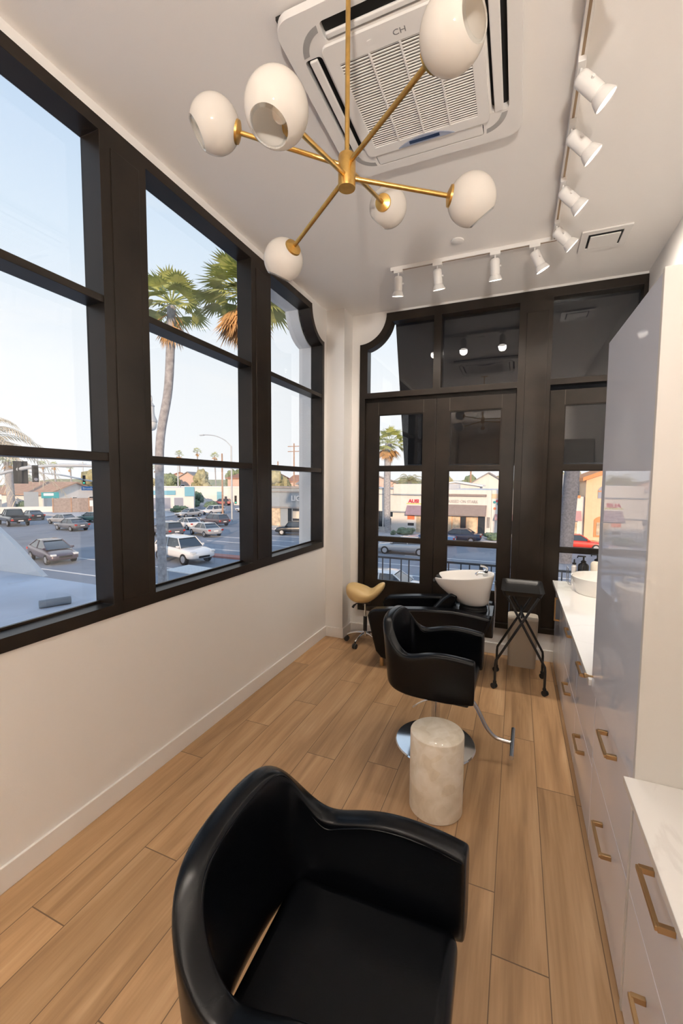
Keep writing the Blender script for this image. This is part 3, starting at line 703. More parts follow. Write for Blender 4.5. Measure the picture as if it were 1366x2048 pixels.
# track lighting
TZ = ZC
def track_head(bx, by, ax, label, L=.165, power=34, grp='white track spotlights'):
    ax = Vector(ax).normalized()
    t = thing('track_spotlight', label, 'spotlight', (bx, by, TZ-.028), 0, grp)
    MB().box(-.017, .017, -.04, .04, -.026, .0).build('adapter', 'whitemetal', t, 0, bevel=.003) if bx in (.2, -.95) else MB().box(-.04, .04, -.017, .017, -.026, .0).build('adapter', 'whitemetal', t, 0, bevel=.003)
    MB().cyl((0, 0, -.024), (0, 0, -.062), .006, seg=12).build('stem', 'whitemetal', t)
    p0 = Vector((0, 0, -.062))-ax*.012
    q = ax.to_track_quat('Z', 'Y').to_matrix().to_4x4(); T = Matrix.Translation(p0) @ q
    bd = MB().lathe([(.004, -.003), (.024, 0), (.033, .008), (.036, .018), (.036, .114), (.033, .116), (.033, .119)], 28, mtx=T).build('lamp_body', 'whitemetal', t)
    MB().lathe([(.035, .119), (.039, .124), (.045, .138), (.052, L-.006), (.0525, L), (.049, L)], 32, mtx=T, cap1=False).build('lamp_bell', 'whitemetal', t)
    MB().lathe([(.0485, L-.004), (.035, L+.0), (.008, L+.002)], 32, mtx=T).build('lens', 'lens', t)
    kn = p0+ax*.06
    sd = ax.cross(Vector((0, 0, 1))).normalized()
    MB().cyl(kn+sd*.034, kn+sd*.047, .007, seg=10).build('knob', 'whitemetal', bd)
    ld = bpy.data.lights.new('spot', 'SPOT'); ld.energy = power; ld.color = LAMP_COL; ld.spot_size = RAD(125); ld.spot_blend = .9; ld.shadow_soft_size = .045
    lo = bpy.data.objects.new('spot_lamp', ld); COL.objects.link(lo); lo.parent = t
    lo.matrix_local = Matrix.Translation(p0+ax*(L+.012)) @ (-ax).to_track_quat('Z', 'Y').to_matrix().to_4x4()
    return t
LAMP_COL = (1, .89, .775)
PW = 58; UP = 560
SA = (.70, .20, -.68)
for by, lab in ((2.256, 'largest track spotlight in full view, right of the air conditioner'), (2.60, 'second track spotlight along the side track, counting from the camera'), (3.05, 'third track spotlight along the side track, counting from the camera'), (3.50, 'track spotlight on the side track, next to the ceiling vent'), (1.74, 'track spotlight cut by the top edge of the picture')):
    track_head(.2, by, SA if by > 2 else (.70, .05, -.70), lab, power=PW)
for by in (-.5, -1.15, -1.8, -2.45):
    track_head(-.95, by, (-.12, -.16, -.98), 'added fill spotlight on the rear left track behind the camera', power=PW*1.9)  # added fill heads behind the camera, brightening floor and left wall
for by in (1.2, .6, -.4, -1.2, -2.0):
    track_head(.2, by, (.45, -.1, -.88), 'added fill spotlight on the side track, out of view', power=PW*.22)  # extra heads added out of view for more room light
for bx, ax, lab in ((-1.03, (-.10, .30, -.95), 'leftmost track spotlight on the cross track by the windows'), (-.69, (.06, .34, -.94), 'second track spotlight from the left on the cross track'), (-.227, (.03, .34, -.94), 'third track spotlight from the left on the cross track'), (.064, (.45, .22, -.87), 'tilted track spotlight at the right end of the cross track')):
    track_head(bx, 3.745, ax, lab, L=.16, power=PW*.75)
def track(name, label, x0, x1, y0, y1):
    t = thing(name, label, 'track')
    MB().box(x0, x1, y0, y1, TZ-.030, TZ).build('rail', 'whitemetal', t, 0, bevel=.002)
    if x1-x0 > y1-y0: MB().box(x0+.01, x1, (y0+y1)/2-.006, (y0+y1)/2+.006, TZ-.0305, TZ-.0295).build('slot', 'slot', t, 0)
    else: MB().box((x0+x1)/2-.006, (x0+x1)/2+.006, y0, y1-.01, TZ-.0305, TZ-.0295).build('slot', 'slot', t, 0)
MT['slot'] = mat('track_slot', (.25, .17, .10), .5)
track('ceiling_track', 'long white light track along the right side of the ceiling', .183, .217, -2.4, 3.728)
track('ceiling_track', 'added track for the fill spotlights, rear left behind the camera', -.967, -.933, -2.7, -.3)  # added rail that carries the rear fill heads
track('ceiling_track', 'white light track crossing the ceiling near the back windows', -1.10, .217, 3.728, 3.762)
t = thing('fill_uplight', 'added fill uplighter standing unseen behind the camera', 'added fill lamp', (.74, -2.6, 0))  # unseen lamp added to brighten the ceiling and walls
MB().lathe([(.14, 0), (.14, .015), (.02, .03), (.012, .04), (.012, 1.68)], 24).build('stand', 'blackmetal', t)
MB().lathe([(.02, 1.66), (.08, 1.70), (.15, 1.80), (.155, 1.80), (.15, 1.795), (.075, 1.72), (.02, 1.70)], 28).build('bowl_shade', 'whitemetal', t)
ld = bpy.data.lights.new('fill_spot', 'SPOT'); ld.energy = UP; ld.color = (1, .93, .85); ld.spot_size = RAD(150); ld.spot_blend = .6; ld.shadow_soft_size = .10
lo = bpy.data.objects.new('fill_spot_lamp', ld); COL.objects.link(lo); lo.parent = t; lo.location = (0, 0, 1.86); lo.rotation_euler = Vector((-.22, .42, .88)).to_track_quat('-Z', 'Y').to_euler()
# vent and detector
t = thing('ceiling_vent', 'square white air vent in the ceiling right of the tracks', 'vent', (.553, 3.90, ZC))
plate('vent_frame', 'acplastic', rect(-.165, .165, -.155, .155), [rect(-.115, .115, -.105, .105)], -.014, -.001, 'z', t, bevel=.003)
MB().box(-.115, .115, -.105, .105, -.006, -.001).build('duct', 'dark', t, 0)
MB().box(-.10, .10, -.080, .095, -.020, -.012).build('deflector', 'acplastic', t, 0, bevel=.003)
tag(MB().lathe([(.048, -.001), (.048, -.010), (.040, -.014), (.01, -.015)], 36, c=(-.496, 3.517, ZC)).build('ceiling_detector', 'acplastic'), 'small round white detector on the ceiling', 'detector')

# ================================================================== OUTSIDE: materials
GZ = -4.7
MT['asphalt'] = mat('asphalt', (.25, .275, .32), .85, var=.12, vscale=.35, bump=.2, bscale=8)
MT['paving'] = mat('concrete_paving', (.52, .52, .54), .9, var=.06, vscale=.8)
MT['line'] = mat('road_marking', (.75, .75, .75), .8)
MT['redkerb'] = mat('red_kerb_paint', (.50, .22, .18), .8)
MT['whitewall'] = mat('white_render', (.78, .76, .74), .9, var=.03)
MT['greywall'] = mat('pale_grey_render', (.34, .39, .44), .9, var=.04)
MT['orangewall'] = mat('apricot_render', (.82, .58, .38), .9, var=.04)
MT['orangetrim'] = mat('terracotta_trim', (.70, .30, .12), .8)
MT['roofred'] = mat('terracotta_tiles', (.42, .22, .15), .9, var=.2, vscale=2)
MT['rooftan'] = mat('tan_shingles', (.46, .30, .22), .9, var=.15, vscale=1.5)
MT['roofgrey'] = mat('grey_roof', (.32, .31, .31), .9, var=.1)
MT['pinkwall'] = mat('pale_pink_render', (.66, .50, .44), .9, var=.06)
MT['teal'] = mat('teal_panel', (.04, .34, .40), .6)
MT['skyblue'] = mat('blue_panel', (.18, .45, .60), .6)
MT['mauve'] = mat('mauve_awning', (.34, .26, .33), .85, var=.08)
MT['taupe'] = mat('taupe_awning', (.30, .25, .24), .85, var=.08)
MT['pinkawn'] = mat('rose_awning', (.55, .32, .33), .85)
MT['darkglass'] = mat('shop_glass', (.03, .04, .055), .12, spec=.6)
MT['shopwarm'] = mat('warm_shop_display', (.62, .50, .36), .7, var=.4, vscale=1.8)
MT['trunk'] = mat('palm_trunk', (.36, .355, .37), .95, var=.25, vscale=6, bump=.8, bscale=18)
MT['shadetrunk'] = mat('shaded_palm_trunk', (.15, .155, .18), .95, var=.3, vscale=7, bump=.9, bscale=16)  # trunk colour made darker and bluer, shade put into the material
MT['frond'] = mat('palm_leaf', (.40, .44, .15), .55, var=.35, vscale=1.3)
MT['deadfrond'] = mat('dry_palm_leaf', (.62, .36, .15), .75, var=.35, vscale=1.5)
MT['phoenix'] = mat('date_palm_leaf', (.60, .52, .38), .7, var=.2, vscale=1)
MT['leaf'] = mat('tree_leaf', (.22, .27, .16), .85, var=.4, vscale=1.2, bump=.8, bscale=3)
MT['leafolive'] = mat('olive_leaf', (.38, .36, .21), .85, var=.35, vscale=.9, bump=.8, bscale=3)
MT['hedge'] = mat('hedge_leaf', (.14, .21, .14), .9, var=.4, vscale=3, bump=.8, bscale=8)
MT['galv'] = mat('galvanised_steel', (.52, .56, .60), .45, .3)
MT['signalblack'] = mat('signal_housing', (.035, .04, .045), .6)
MT['timber'] = mat('utility_timber', (.42, .27, .19), .9, var=.15)
MT['railing'] = mat('dark_blue_railing', (.05, .065, .09), .5)
MT['awncloth'] = mat('black_awning_cloth', (.005, .006, .009), .85)
MT['tyre'] = mat('tyre', (.014, .014, .016), .75)
MT['rim'] = mat('alloy_rim', (.55, .57, .60), .3, .8)
MT['carglass'] = mat('car_glass', (.035, .05, .07), .06, spec=.7, coat=.5)
MT['redlight'] = mat('tail_light', (.55, .04, .03), .25)
MT['headlight'] = mat('head_light', (.75, .78, .80), .15)
MT['greensig'] = mat('green_signal', (.05, .5, .35), .4, emit=(.1, .9, .6), estr=.8)
MT['signblue'] = mat('street_sign_blue', (.05, .22, .55), .5)
MT['redtext'] = mat('red_lettering', (.62, .05, .09), .5)
MT['white'] = mat('white_lettering', (.85, .85, .85), .5)
MT['limetext'] = mat('lime_strip', (.62, .66, .12), .6)
MT['orangered'] = mat('orange_poster', (.80, .22, .10), .6)
MT['ledge'] = mat('ledge_membrane', (.66, .70, .78), .85, var=.12, vscale=1.2)
MT['rope'] = mat('grey_roll', (.30, .34, .38), .8, var=.2)
MT['frost'] = mat('frosted_globe', (.72, .74, .74), .25)
MT['palegrey'] = mat('pale_grey_lettering', (.42, .42, .44), .6)
MT['brown'] = mat('brown_fence', (.33, .28, .26), .9, var=.15)
_cp = {}
def paint(name, col, coat=.9, metal=.25):
    if name not in _cp: _cp[name] = mat(name, col, .28, metal, .5, coat, crough=.03)
    return _cp[name]

# ------------------------------------------------------------------ ground, kerbs and lines
struct(MB().box(-260, 120, 4.83, 260, GZ-.3, GZ).box(-260, -2.31, -60, 4.83, GZ-.3, GZ).build('ground_asphalt', 'asphalt', smooth=0))
struct(MB().prism([(-29, 48.0), (14, 48.0), (14, 54), (-33, 54), (-37, 52.5), (-33, 49.4)], GZ, GZ+.14, 'z').build('pavement_far', 'paving', smooth=0))
struct(MB().prism([(-140, 50), (-62, 50), (-58, 52.5), (-57, 56), (-62, 72), (-100, 100), (-160, 80)], GZ, GZ+.14, 'z').build('pavement_corner', 'paving', smooth=0))
struct(MB().prism([(-12, 7.5), (10, 7.5), (10, 17.2), (-16, 17.2), (-20, 14)], GZ, GZ+.14, 'z').build('pavement_near', 'paving', smooth=0))
ln = MB()
for x0, x1, y in ((-36, -6, 19.6), (-33.5, -22, 23.6), (-30, 12, 32.1), (-31, -16, 36.4), (-31, -14, 43), (-9, -1, 36.4), (-30, 12, 28.6), (-34, -22, 39.6)):
    ln.box(x0, x1, y-.09, y+.09, GZ+.002, GZ+.012)
struct(ln.build('road_lines', 'line', smooth=0))
struct(MB().box(-24.5, -16, 28.5, 29.5, GZ, GZ+.16).build('kerb_red', 'redkerb', smooth=0))
# upper storey of this building, whose shade falls on the street
struct(MB().box(-2.3, 14, -40, 4.83, ZC+.14, 9.4).build('upper_storey', 'stucco', smooth=0))
# balcony with railing and awning outside the back windows
struct(MB().box(-3.2, 3.0, 4.84, 5.85, -.30, -.12).build('balcony_slab', 'paving', smooth=0))
t = thing('balcony_railing', 'dark metal balcony railing with thin bars outside the french windows', 'railing', (-.5, 5.7, -.12))
MB().box(-2.6, 3.0, -.018, .018, .842, .868).build('top_rail', 'railing', t, 0)
MB().box(-2.6, 3.0, -.012, .012, .09, .112).build('bottom_rail', 'railing', t, 0)
for i in range(36):
    x = -2.2+i*.135+(.025 if i % 2 else 0)
    MB().box(x-.0075, x+.0075, -.0075, .0075, .11, .842).build('baluster', 'railing', t, 0)
for x in (-2.58, .1, 2.6): MB().box(x-.018, x+.018, -.018, .018, 0, .842).build('post', 'railing', t, 0)
t = thing('window_awning', 'large black awning hanging down outside the upper french-window panes', 'awning', (0, 4.84, 0))
MB().prism([(.0, 3.95), (.0, 3.90), (.60, 2.02), (.62, 2.02), (.62, 2.06), (.03, 3.95)], -1.375, 2.6, 'x').build('cloth', 'awncloth', t, 0)
MB().cyl((-1.37, .60, 2.02), (2.6, .60, 2.02), .014, seg=10).build('front_bar', 'railing', t)

# ledge and white curved parapet outside the first window
t = struct(MB().box(-9, -2.31, -3, 2.9, .45, .75).build('roof_ledge', 'ledge', smooth=0))
ap = [(-9, .75), (-4.70, .75), (-4.72, .76), (-4.82, .823), (-4.98, .933), (-5.12, 1.03), (-5.24, 1.102), (-5.50, 1.243), (-5.9, 1.40), (-6.5, 1.55), (-7.3, 1.64), (-9, 1.72)]
tag(MB().prism(ap, 2.905, 2.96, 'y').build('curved_parapet', 'stucco', smooth=30), 'white curved parapet wall rising at the left beyond the ledge', 'parapet', kind='structure')
tag(MB().cyl((-3.572, 2.165, .782), (-3.475, 2.365, .782), .032, seg=16).build('wrapped_roll', 'rope'), 'grey wrapped roll lying on the pale roof ledge', 'roll')

# ------------------------------------------------------------------ vehicles
def car(name, label, x, y, hd, pnt, kind='sedan', s=1.0, z=GZ, tail=True, grp='cars on the street'):
    t = thing(name, label, {'pickup': 'truck'}.get(kind, 'car'), (x, y, z), RAD(hd), grp)
    if kind == 'sedan':
        Lh, Wd, bl, rf, cab = 2.45, .92, .93, 1.44, (1.05, .28, -1.02, -1.82)
        st = [(-2.45, .45, .80), (-2.38, .30, .98), (-1.9, .26, 1.0), (-1.0, .24, .96), (.2, .24, .93), (1.1, .24, .92), (1.8, .26, .84), (2.3, .28, .74), (2.45, .40, .60)]
    elif kind == 'hatch':
        Lh, Wd, bl, rf, cab = 2.25, .88, .96, 1.49, (1.25, .10, -.95, -2.0)
        st = [(-2.25, .50, .92), (-2.2, .32, 1.08), (-1.7, .28, 1.06), (-.8, .26, 1.0), (.4, .26, .95), (1.1, .26, .92), (1.75, .26, .82), (2.15, .28, .70), (2.25, .42, .58)]
    elif kind == 'suv':
        Lh, Wd, bl, rf, cab = 2.35, .96, 1.06, 1.66, (1.0, .42, -1.75, -2.12)
        st = [(-2.35, .55, .95), (-2.3, .38, 1.10), (-1.8, .34, 1.12), (-.8, .32, 1.08), (.3, .32, 1.06), (1.0, .32, 1.04), (1.75, .32, .98), (2.2, .36, .88), (2.35, .48, .72)]
    elif kind == 'mini':
        Lh, Wd, bl, rf, cab = 1.95, .86, .96, 1.44, (.85, .45, -1.45, -1.82)
        st = [(-1.95, .45, .85), (-1.9, .30, .98), (-1.3, .27, 1.0), (0, .25, .97), (.9, .25, .95), (1.5, .26, .90), (1.85, .28, .80), (1.95, .40, .62)]
    else:
        Lh, Wd, bl, rf, cab = 2.95, 1.0, 1.18, 1.92, (.95, .45, -.55, -.75)
        st = [(-2.95, .62, 1.05), (-2.9, .50, 1.18), (-1.6, .45, 1.18), (-.6, .42, 1.18), (.9, .42, 1.18), (1.6, .42, 1.15), (2.6, .45, 1.08), (2.9, .50, .98), (2.95, .60, .80)]
    st = [(a*s, b_*s, c*s) for a, b_, c in st]; Wd *= s; bl *= s; rf *= s; Lh *= s; cab = [c*s for c in cab]
    R = []
    for xx, zl, zh in st:
        k = .86 if abs(xx) > Lh*.985 else (.94 if abs(xx) > Lh*.93 else 1)
        w = Wd*k; h = zh-zl
        R.append([Vector((xx, yy, zz)) for yy, zz in ((-w*.90, zl), (-w, zl+h*.22), (-w, zl+h*.62), (-w*.95, zh-h*.08), (-w*.80, zh), (w*.80, zh), (w*.95, zh-h*.08), (w, zl+h*.62), (w, zl+h*.22), (w*.90, zl))])
    body = MB().rings(R).build('body', pnt, t, 70, sub=1)
    a, b_, c, d = cab
    def fr(x0, x1, x2, x3, wb, wt, z0, z1):
        return [[Vector((x0, -wb, z0)), Vector((x0, wb, z0)), Vector((x3, wb, z0)), Vector((x3, -wb, z0))], [Vector((x1, -wt, z1)), Vector((x1, wt, z1)), Vector((x2, wt, z1)), Vector((x2, -wt, z1))]]
    MB().rings(fr(a, b_, c, d, Wd*.88, Wd*.66, bl-.03*s, rf-.035*s)).build('cabin_glass', 'carglass', t, 40, bevel=.05)
    rm = MB().rings([[Vector((b_+.10*s, yy, rf-.05*s)) for yy in (-Wd*.69, Wd*.69)]+[Vector((c-.10*s, yy, rf-.05*s)) for yy in (Wd*.69, -Wd*.69)],
                     [Vector((b_-.10*s, yy, rf)) for yy in (-Wd*.58, Wd*.58)]+[Vector((c+.06*s, yy, rf)) for yy in (Wd*.58, -Wd*.58)]])
    for sg in (-1, 1):
        for x0, x1 in ((a, b_), (d, c), (((a+d)/2-.05*s), (b_+c)/2-.05*s)):
            rm.tube([(x0, sg*Wd*.885, bl-.03*s), (x1, sg*Wd*.675, rf-.03*s)], .032*s, 6)
    rm.build('roof', pnt, t, 40)
    for sg in (-1, 1):
        for wx in (-Lh*.60, Lh*.60):
            r = {'suv': .36, 'pickup': .40}.get(kind, .325)*s
            w = MB().cyl((wx, sg*(Wd-.20*s), r), (wx, sg*(Wd+.015*s), r), r, seg=22).build('wheel', 'tyre', t)
            MB().cyl((wx, sg*(Wd+.0*s), r), (wx, sg*(Wd+.022*s), r), r*.66, r*.62, seg=18).build('rim', 'rim', w)
        MB().box(-Lh-.008, -Lh+.16*s, sg*Wd*.80-.14*s, sg*Wd*.80+.10*s, .70*s, .86*s).build('tail_light', 'redlight', t, 0, bevel=.02)
        MB().box(Lh-.28*s, Lh-.03*s, sg*Wd*.74-.16*s, sg*Wd*.74+.14*s, (.62 if kind != 'suv' else .78)*s, (.74 if kind != 'suv' else .90)*s).build('head_light', 'headlight', t, 0, bevel=.02)
        MB().box(a-.28*s, a-.10*s, sg*Wd*.98-.08*s, sg*Wd*.98+.08*s, bl, bl+.12*s).build('mirror', pnt, t, 0, bevel=.02)
    MB().box(Lh-.06*s, Lh+.012, -.40*s, .40*s, .48*s, .60*s).build('grille', 'tyre', t, 0)
    MB().box(-Lh-.012, -Lh+.02, -.24*s, .24*s, .62*s, .74*s).build('number_plate', 'white', t, 0)
    if kind == 'pickup':
        MB().box(-2.85*s, -.80*s, -.82*s, .82*s, 1.181*s, 1.19*s).build('cargo_bed', 'tyre', t, 0)
    return t
silver = paint('silver_paint', (.46, .47, .49)); grey = paint('grey_paint', (.16, .16, .18)); white = paint('white_paint', (.78, .78, .78), metal=0)
dark = paint('near_black_paint', (.025, .028, .035)); navy = paint('navy_paint', (.04, .055, .10)); plum = paint('plum_paint', (.10, .075, .095)); red = paint('red_paint', (.72, .05, .03), metal=0)
bluep = paint('blue_paint', (.16, .30, .52)); brown = paint('brown_paint', (.12, .085, .09)); tealp = paint('dark_teal_paint', (.03, .09, .11)); maroon = paint('faded_red_paint', (.45, .13, .12), metal=0)
car('car', 'white hatchback SUV nearest the window, front wheel turned to the right', -24.9, 26.4, -14, white, 'suv', 1.2)
car('car', 'dark plum hatchback driving toward the window beside the white parapet', -34.3, 22.0, -14, plum, 'hatch', 1.16)
car('car', 'silver saloon with boxy roof just above the white SUV, tail to the right', -34.2, 39.9, 157, silver, 'sedan', 1.08)
car('car', 'dark grey SUV behind the palm trunk, red tail light showing', -37.6, 37.3, 160, grey, 'suv', 1.08)
car('car', 'grey saloon nearest of the queue in the left window, tail to the right', -53.2, 36.7, 172, grey, 'sedan', 1.08)
car('car', 'silver saloon in the left window between the pickup and grey saloon', -61.6, 41.2, 176, silver, 'sedan', 1.05)
car('car', 'black saloon behind the pickup in the left window', -72.6, 43.6, 168, dark, 'sedan', 1.08)
car('pickup_truck', 'black pickup truck at the left edge of the left window', -66.2, 37.2, 164, dark, 'pickup', 1.22)
car('car', 'dark teal saloon cut by the window post in the left window', -60.6, 45.2, 184, tealp, 'sedan', 1.1)
car('car', 'silver fastback turning the far corner, white wheels', -54.3, 59.2, 262, silver, 'sedan', 1.05)
car('car', 'white SUV far up the side street beside the bushes', -54.2, 65.6, 262, white, 'suv', 1.05)
car('car', 'brown SUV beyond the silver saloon, under the signal pole', -40.6, 49.4, 164, brown, 'suv', 1.05)
car('car', 'white saloon roof showing between the brown SUV and silver saloon', -41.2, 44.6, 160, white, 'sedan', 1.05)
car('car', 'faded red car parked far off by the long white wall', -72.0, 90.5, 200, maroon, 'suv', 1.1)
car('car', 'white car peeping out right of the signal pole', -52.6, 74.5, 250, white, 'sedan', 1.05)
car('car', 'small black car in front of the grey building with raised letters', -25.2, 45.2, 203, dark, 'mini', 1.12)
car('car', 'dark blue car at the far left edge of the left window', -92.5, 47.0, 170, navy, 'suv', 1.1)
car('car', 'black saloon parked outside the shop with the taupe awning', -5.9, 47.2, 180, navy, 'sedan', 1.06)
car('car', 'light blue car passing in front of the black saloon', -8.2, 44.0, 180, bluep, 'sedan', 1.05)
car('car', 'bright red saloon parked before the apricot building', 5.6, 47.0, 0, red, 'sedan', 1.06)
car('car', 'silver car seen through the balcony railing, black wheels', -9.3, 37.4, 180, silver, 'sedan', 1.08)
car('car', 'pale car parked right below the balcony railing', -6.4, 22.6, 0, white, 'sedan', 1.08)
t = thing('slatted_canopy', 'white slatted canopy roof in front of the white SUV', 'canopy', (-13.5, 14.7, 0), RAD(-6))
sl = MB()
for i in range(9): sl.box(-.82, .82, -.66+i*.15, -.66+i*.15+.12, -2.22, -2.18)
sl.build('slats', 'stucco', t, 0)
for x in (-.75, .75):
    for y in (-.6, .6): MB().box(x-.03, x+.03, y-.03, y+.03, GZ, -2.2).build('post', 'galv', t, 0)

# ------------------------------------------------------------------ palms and trees
def leaf_blade(b, p, d, side, ln, w, droop):
    d = d.normalized(); n = d.cross(side).normalized()
    q = [p, p+d*ln*.5+Vector((0, 0, -droop*ln*.12)), p+d*ln+Vector((0, 0, -droop*ln*.5))]
    v = [b.verts.new(q[0]-side*w*.3), b.verts.new(q[0]+side*w*.3), b.verts.new(q[1]+side*w), b.verts.new(q[1]-side*w), b.verts.new(q[2])]
    b.faces.new((v[0], v[1], v[2], v[3])); b.faces.new((v[3], v[2], v[4]))
def fan(mb, base, dirv, pet, ln, nleaf, rnd, droop=.6, spread=75):
    d = Vector(dirv).normalized(); tip = base+d*pet+Vector((0, 0, -.10*pet))
    mb.tube([base, base+d*pet*.5, tip], .022, 4)
    sd = d.cross(Vector((0, 0, 1)))
    sd = sd.normalized() if sd.length > .05 else Vector((1, 0, 0))
    tw = rnd.uniform(-.5, .5); sd = (sd*cos(tw)+d.cross(sd)*sin(tw)).normalized()
    for i in range(nleaf):
        a = RAD(spread)*(2*i/(nleaf-1)-1)
        dd = d*cos(a)+sd*sin(a)
        ss = (sd*cos(a)-d*sin(a)).normalized()
        leaf_blade(mb.b, tip, dd, ss, ln*rnd.uniform(.85, 1.08)*(1-.25*abs(a)/RAD(spread)), ln*.052, droop*rnd.uniform(.7, 1.3))
def fan_palm(name, label, pts, r, crown_n, skirt_n, ln, grp=None, seed=1, nleaf=17, zmin=-.35):
    rnd = random.Random(seed); base = Vector(pts[0]); t = thing(name, label, 'palm tree', base, 0, grp)
    P = [Vector(p)-base for p in pts]; top = P[-1]
    MB().tube(P, [r*1.25]+[r]*(len(P)*6), 14, smooth=6).build('trunk', 'trunk', t, 70)
    mb = MB()
    for i in range(crown_n):
        el = math.asin(zmin+(.97-zmin)*((i+.5)/crown_n)); az = i*2.39996+rnd.uniform(-.3, .3)
        fan(mb, top+Vector((0, 0, .15)), (cos(az)*cos(el), sin(az)*cos(el), sin(el)), ln*rnd.uniform(.8, 1.15), ln, nleaf, rnd, .55)
    mb.build('crown', 'frond', t, 0)
    if skirt_n:
        mb = MB()
        for i in range(skirt_n):
            el = RAD(rnd.uniform(-78, -30)); az = i*2.39996
            fan(mb, top+Vector((0, 0, -.05-.25*rnd.random())), (cos(az)*cos(el), sin(az)*cos(el), sin(el)), ln*rnd.uniform(.55, .8), ln*.9, max(9, nleaf-4), rnd, .5, 60)
        mb.build('dry_fronds', 'deadfrond', t, 0)
    return t
fan_palm('fan_palm', 'tall fan palm whose long grey trunk crosses the middle window', [(-13.0, 12.6, GZ), (-13.15, 12.75, -1.5), (-13.4, 13.0, 3.0), (-13.15, 13.3, 5.6), (-13.05, 13.45, 8.75)], .17, 36, 10, .84, 'fan palms', 3)
fan_palm('fan_palm', 'fan palm with orange dry fronds right of the trunk palm', [(-8.5, 12.6, GZ), (-8.65, 12.7, 1.0), (-8.8, 12.85, 4.8), (-9.15, 12.95, 8.3)], .18, 46, 44, .95, 'fan palms', 5)
fan_palm('fan_palm', 'fan palm across the road seen in the left french window', [(-14.75, 50.9, GZ), (-14.95, 50.9, -2.5), (-15.05, 51.0, 2), (-15.0, 51.2, 6.6)], .42, 34, 20, 1.35, 'fan palms', 8)
tp = thing('fan_palm', 'thick shade-coloured palm trunk beside the red car', 'palm tree', (3.75, 38.6, GZ), 0, 'fan palms')
MB().tube([(0, 0, 0), (.05, 0, 1), (.16, 0, 4), (.32, 0, 7.6), (.5, 0, 12)], [.68, .60]+[.56]*40, 18, smooth=6).build('trunk', 'shadetrunk', tp, 70)
mb = MB(); rnd = random.Random(4)
for i in range(30):
    el = RAD(-20+i*3.3); az = i*2.4
    fan(mb, Vector((.5, 0, 12.1)), (cos(az)*cos(el), sin(az)*cos(el), sin(el)), 1.2, 1.2, 13, rnd)
mb.build('crown', 'frond', tp, 0)
def feather_palm(name, label, top, base_z, r, n, ln, m, seed, grp=None):
    rnd = random.Random(seed); top = Vector(top)
    t = thing(name, label, 'palm tree', (top.x, top.y, base_z), 0, grp)
    T = Vector((0, 0, top.z-base_z))
    MB().cyl((0, 0, 0), T, r*1.15, r, seg=12).build('trunk', 'trunk', t)
    mb = MB()
    for i in range(n):
        el = math.asin(-.15+1.1*((i+.5)/n)); az = i*2.39996
        h = Vector((cos(az), sin(az), 0)); pts = []
        for k in range(9):
            u = k/8; pts.append(T+h*(ln*(u*cos(el)*1.0+.12*u*u))+Vector((0, 0, ln*(u*sin(el)-.62*u**2.4))))
        mb.tube(pts, [.05, .045, .04, .035, .03, .025, .02, .015, .01], 4)
        for k in range(1, 26):
            u = k/26*8; j = min(int(u), 7); f = u-j; p = pts[j].lerp(pts[j+1], f); d = (pts[j+1]-pts[j]).normalized()
            s_ = d.cross(Vector((0, 0, 1))).normalized()
            for sg in (-1, 1):
                leaf_blade(mb.b, p, s_*sg*.8+d*.7+Vector((0, 0, -.25)), d, ln*.17*(1-.55*abs(u/8-.4)), ln*.008, .6)
    mb.build('crown', m, t, 0)
    return t
feather_palm('date_palm', 'broad pale date palm arching in at the left window edge', (-49.0, 23.4, 5.2), GZ, .2, 40, 7.4, 'phoenix', 2, 'feathery palms')
feather_palm('date_palm', 'squat green date palm behind the tan-roofed building', (-117, 68.5, 1.4), GZ, .6, 30, 4.2, 'leaf', 3, 'feathery palms')
feather_palm('date_palm', 'yellow-green date palm above the roof in the left french window', (-18.9, 79.2, 2.0), GZ, .4, 26, 3.6, 'leafolive', 4, 'feathery palms')
for i, (x, y, z, lab) in enumerate(((-125.2, 78.6, 6.6, 'thin far palm, leftmost of three above the tan roof'), (-122.1, 79.8, 6.4, 'thin far palm, middle of three above the tan roof'), (-127.7, 88.3, 6.0, 'thin far palm, rightmost of three above the tan roof'),
    (-120.7, 126.6, 12.4, 'thin far palm, leftmost of three in the middle window'), (-114.2, 129.3, 13.5, 'thin far palm, tallest and middle of three in the middle window'), (-108, 131.8, 11.9, 'thin far palm, rightmost of three in the middle window'), (-128.7, 122.9, 6.8, 'short far palm just left of the big palm trunk'), (-95.8, 53.3, 5.9, 'leaning bare palm trunk at the left edge of the left window'))):
    fan_palm('thin_palm', lab, [(x+.6, y, GZ), (x+.3, y, z*.4), (x, y, z-.6)], .22 if i < 7 else .7, 20, 6, (.82 if i < 3 else 1.1) if i < 7 else 1.2, 'distant thin palms', 20+i, 7, -.2)
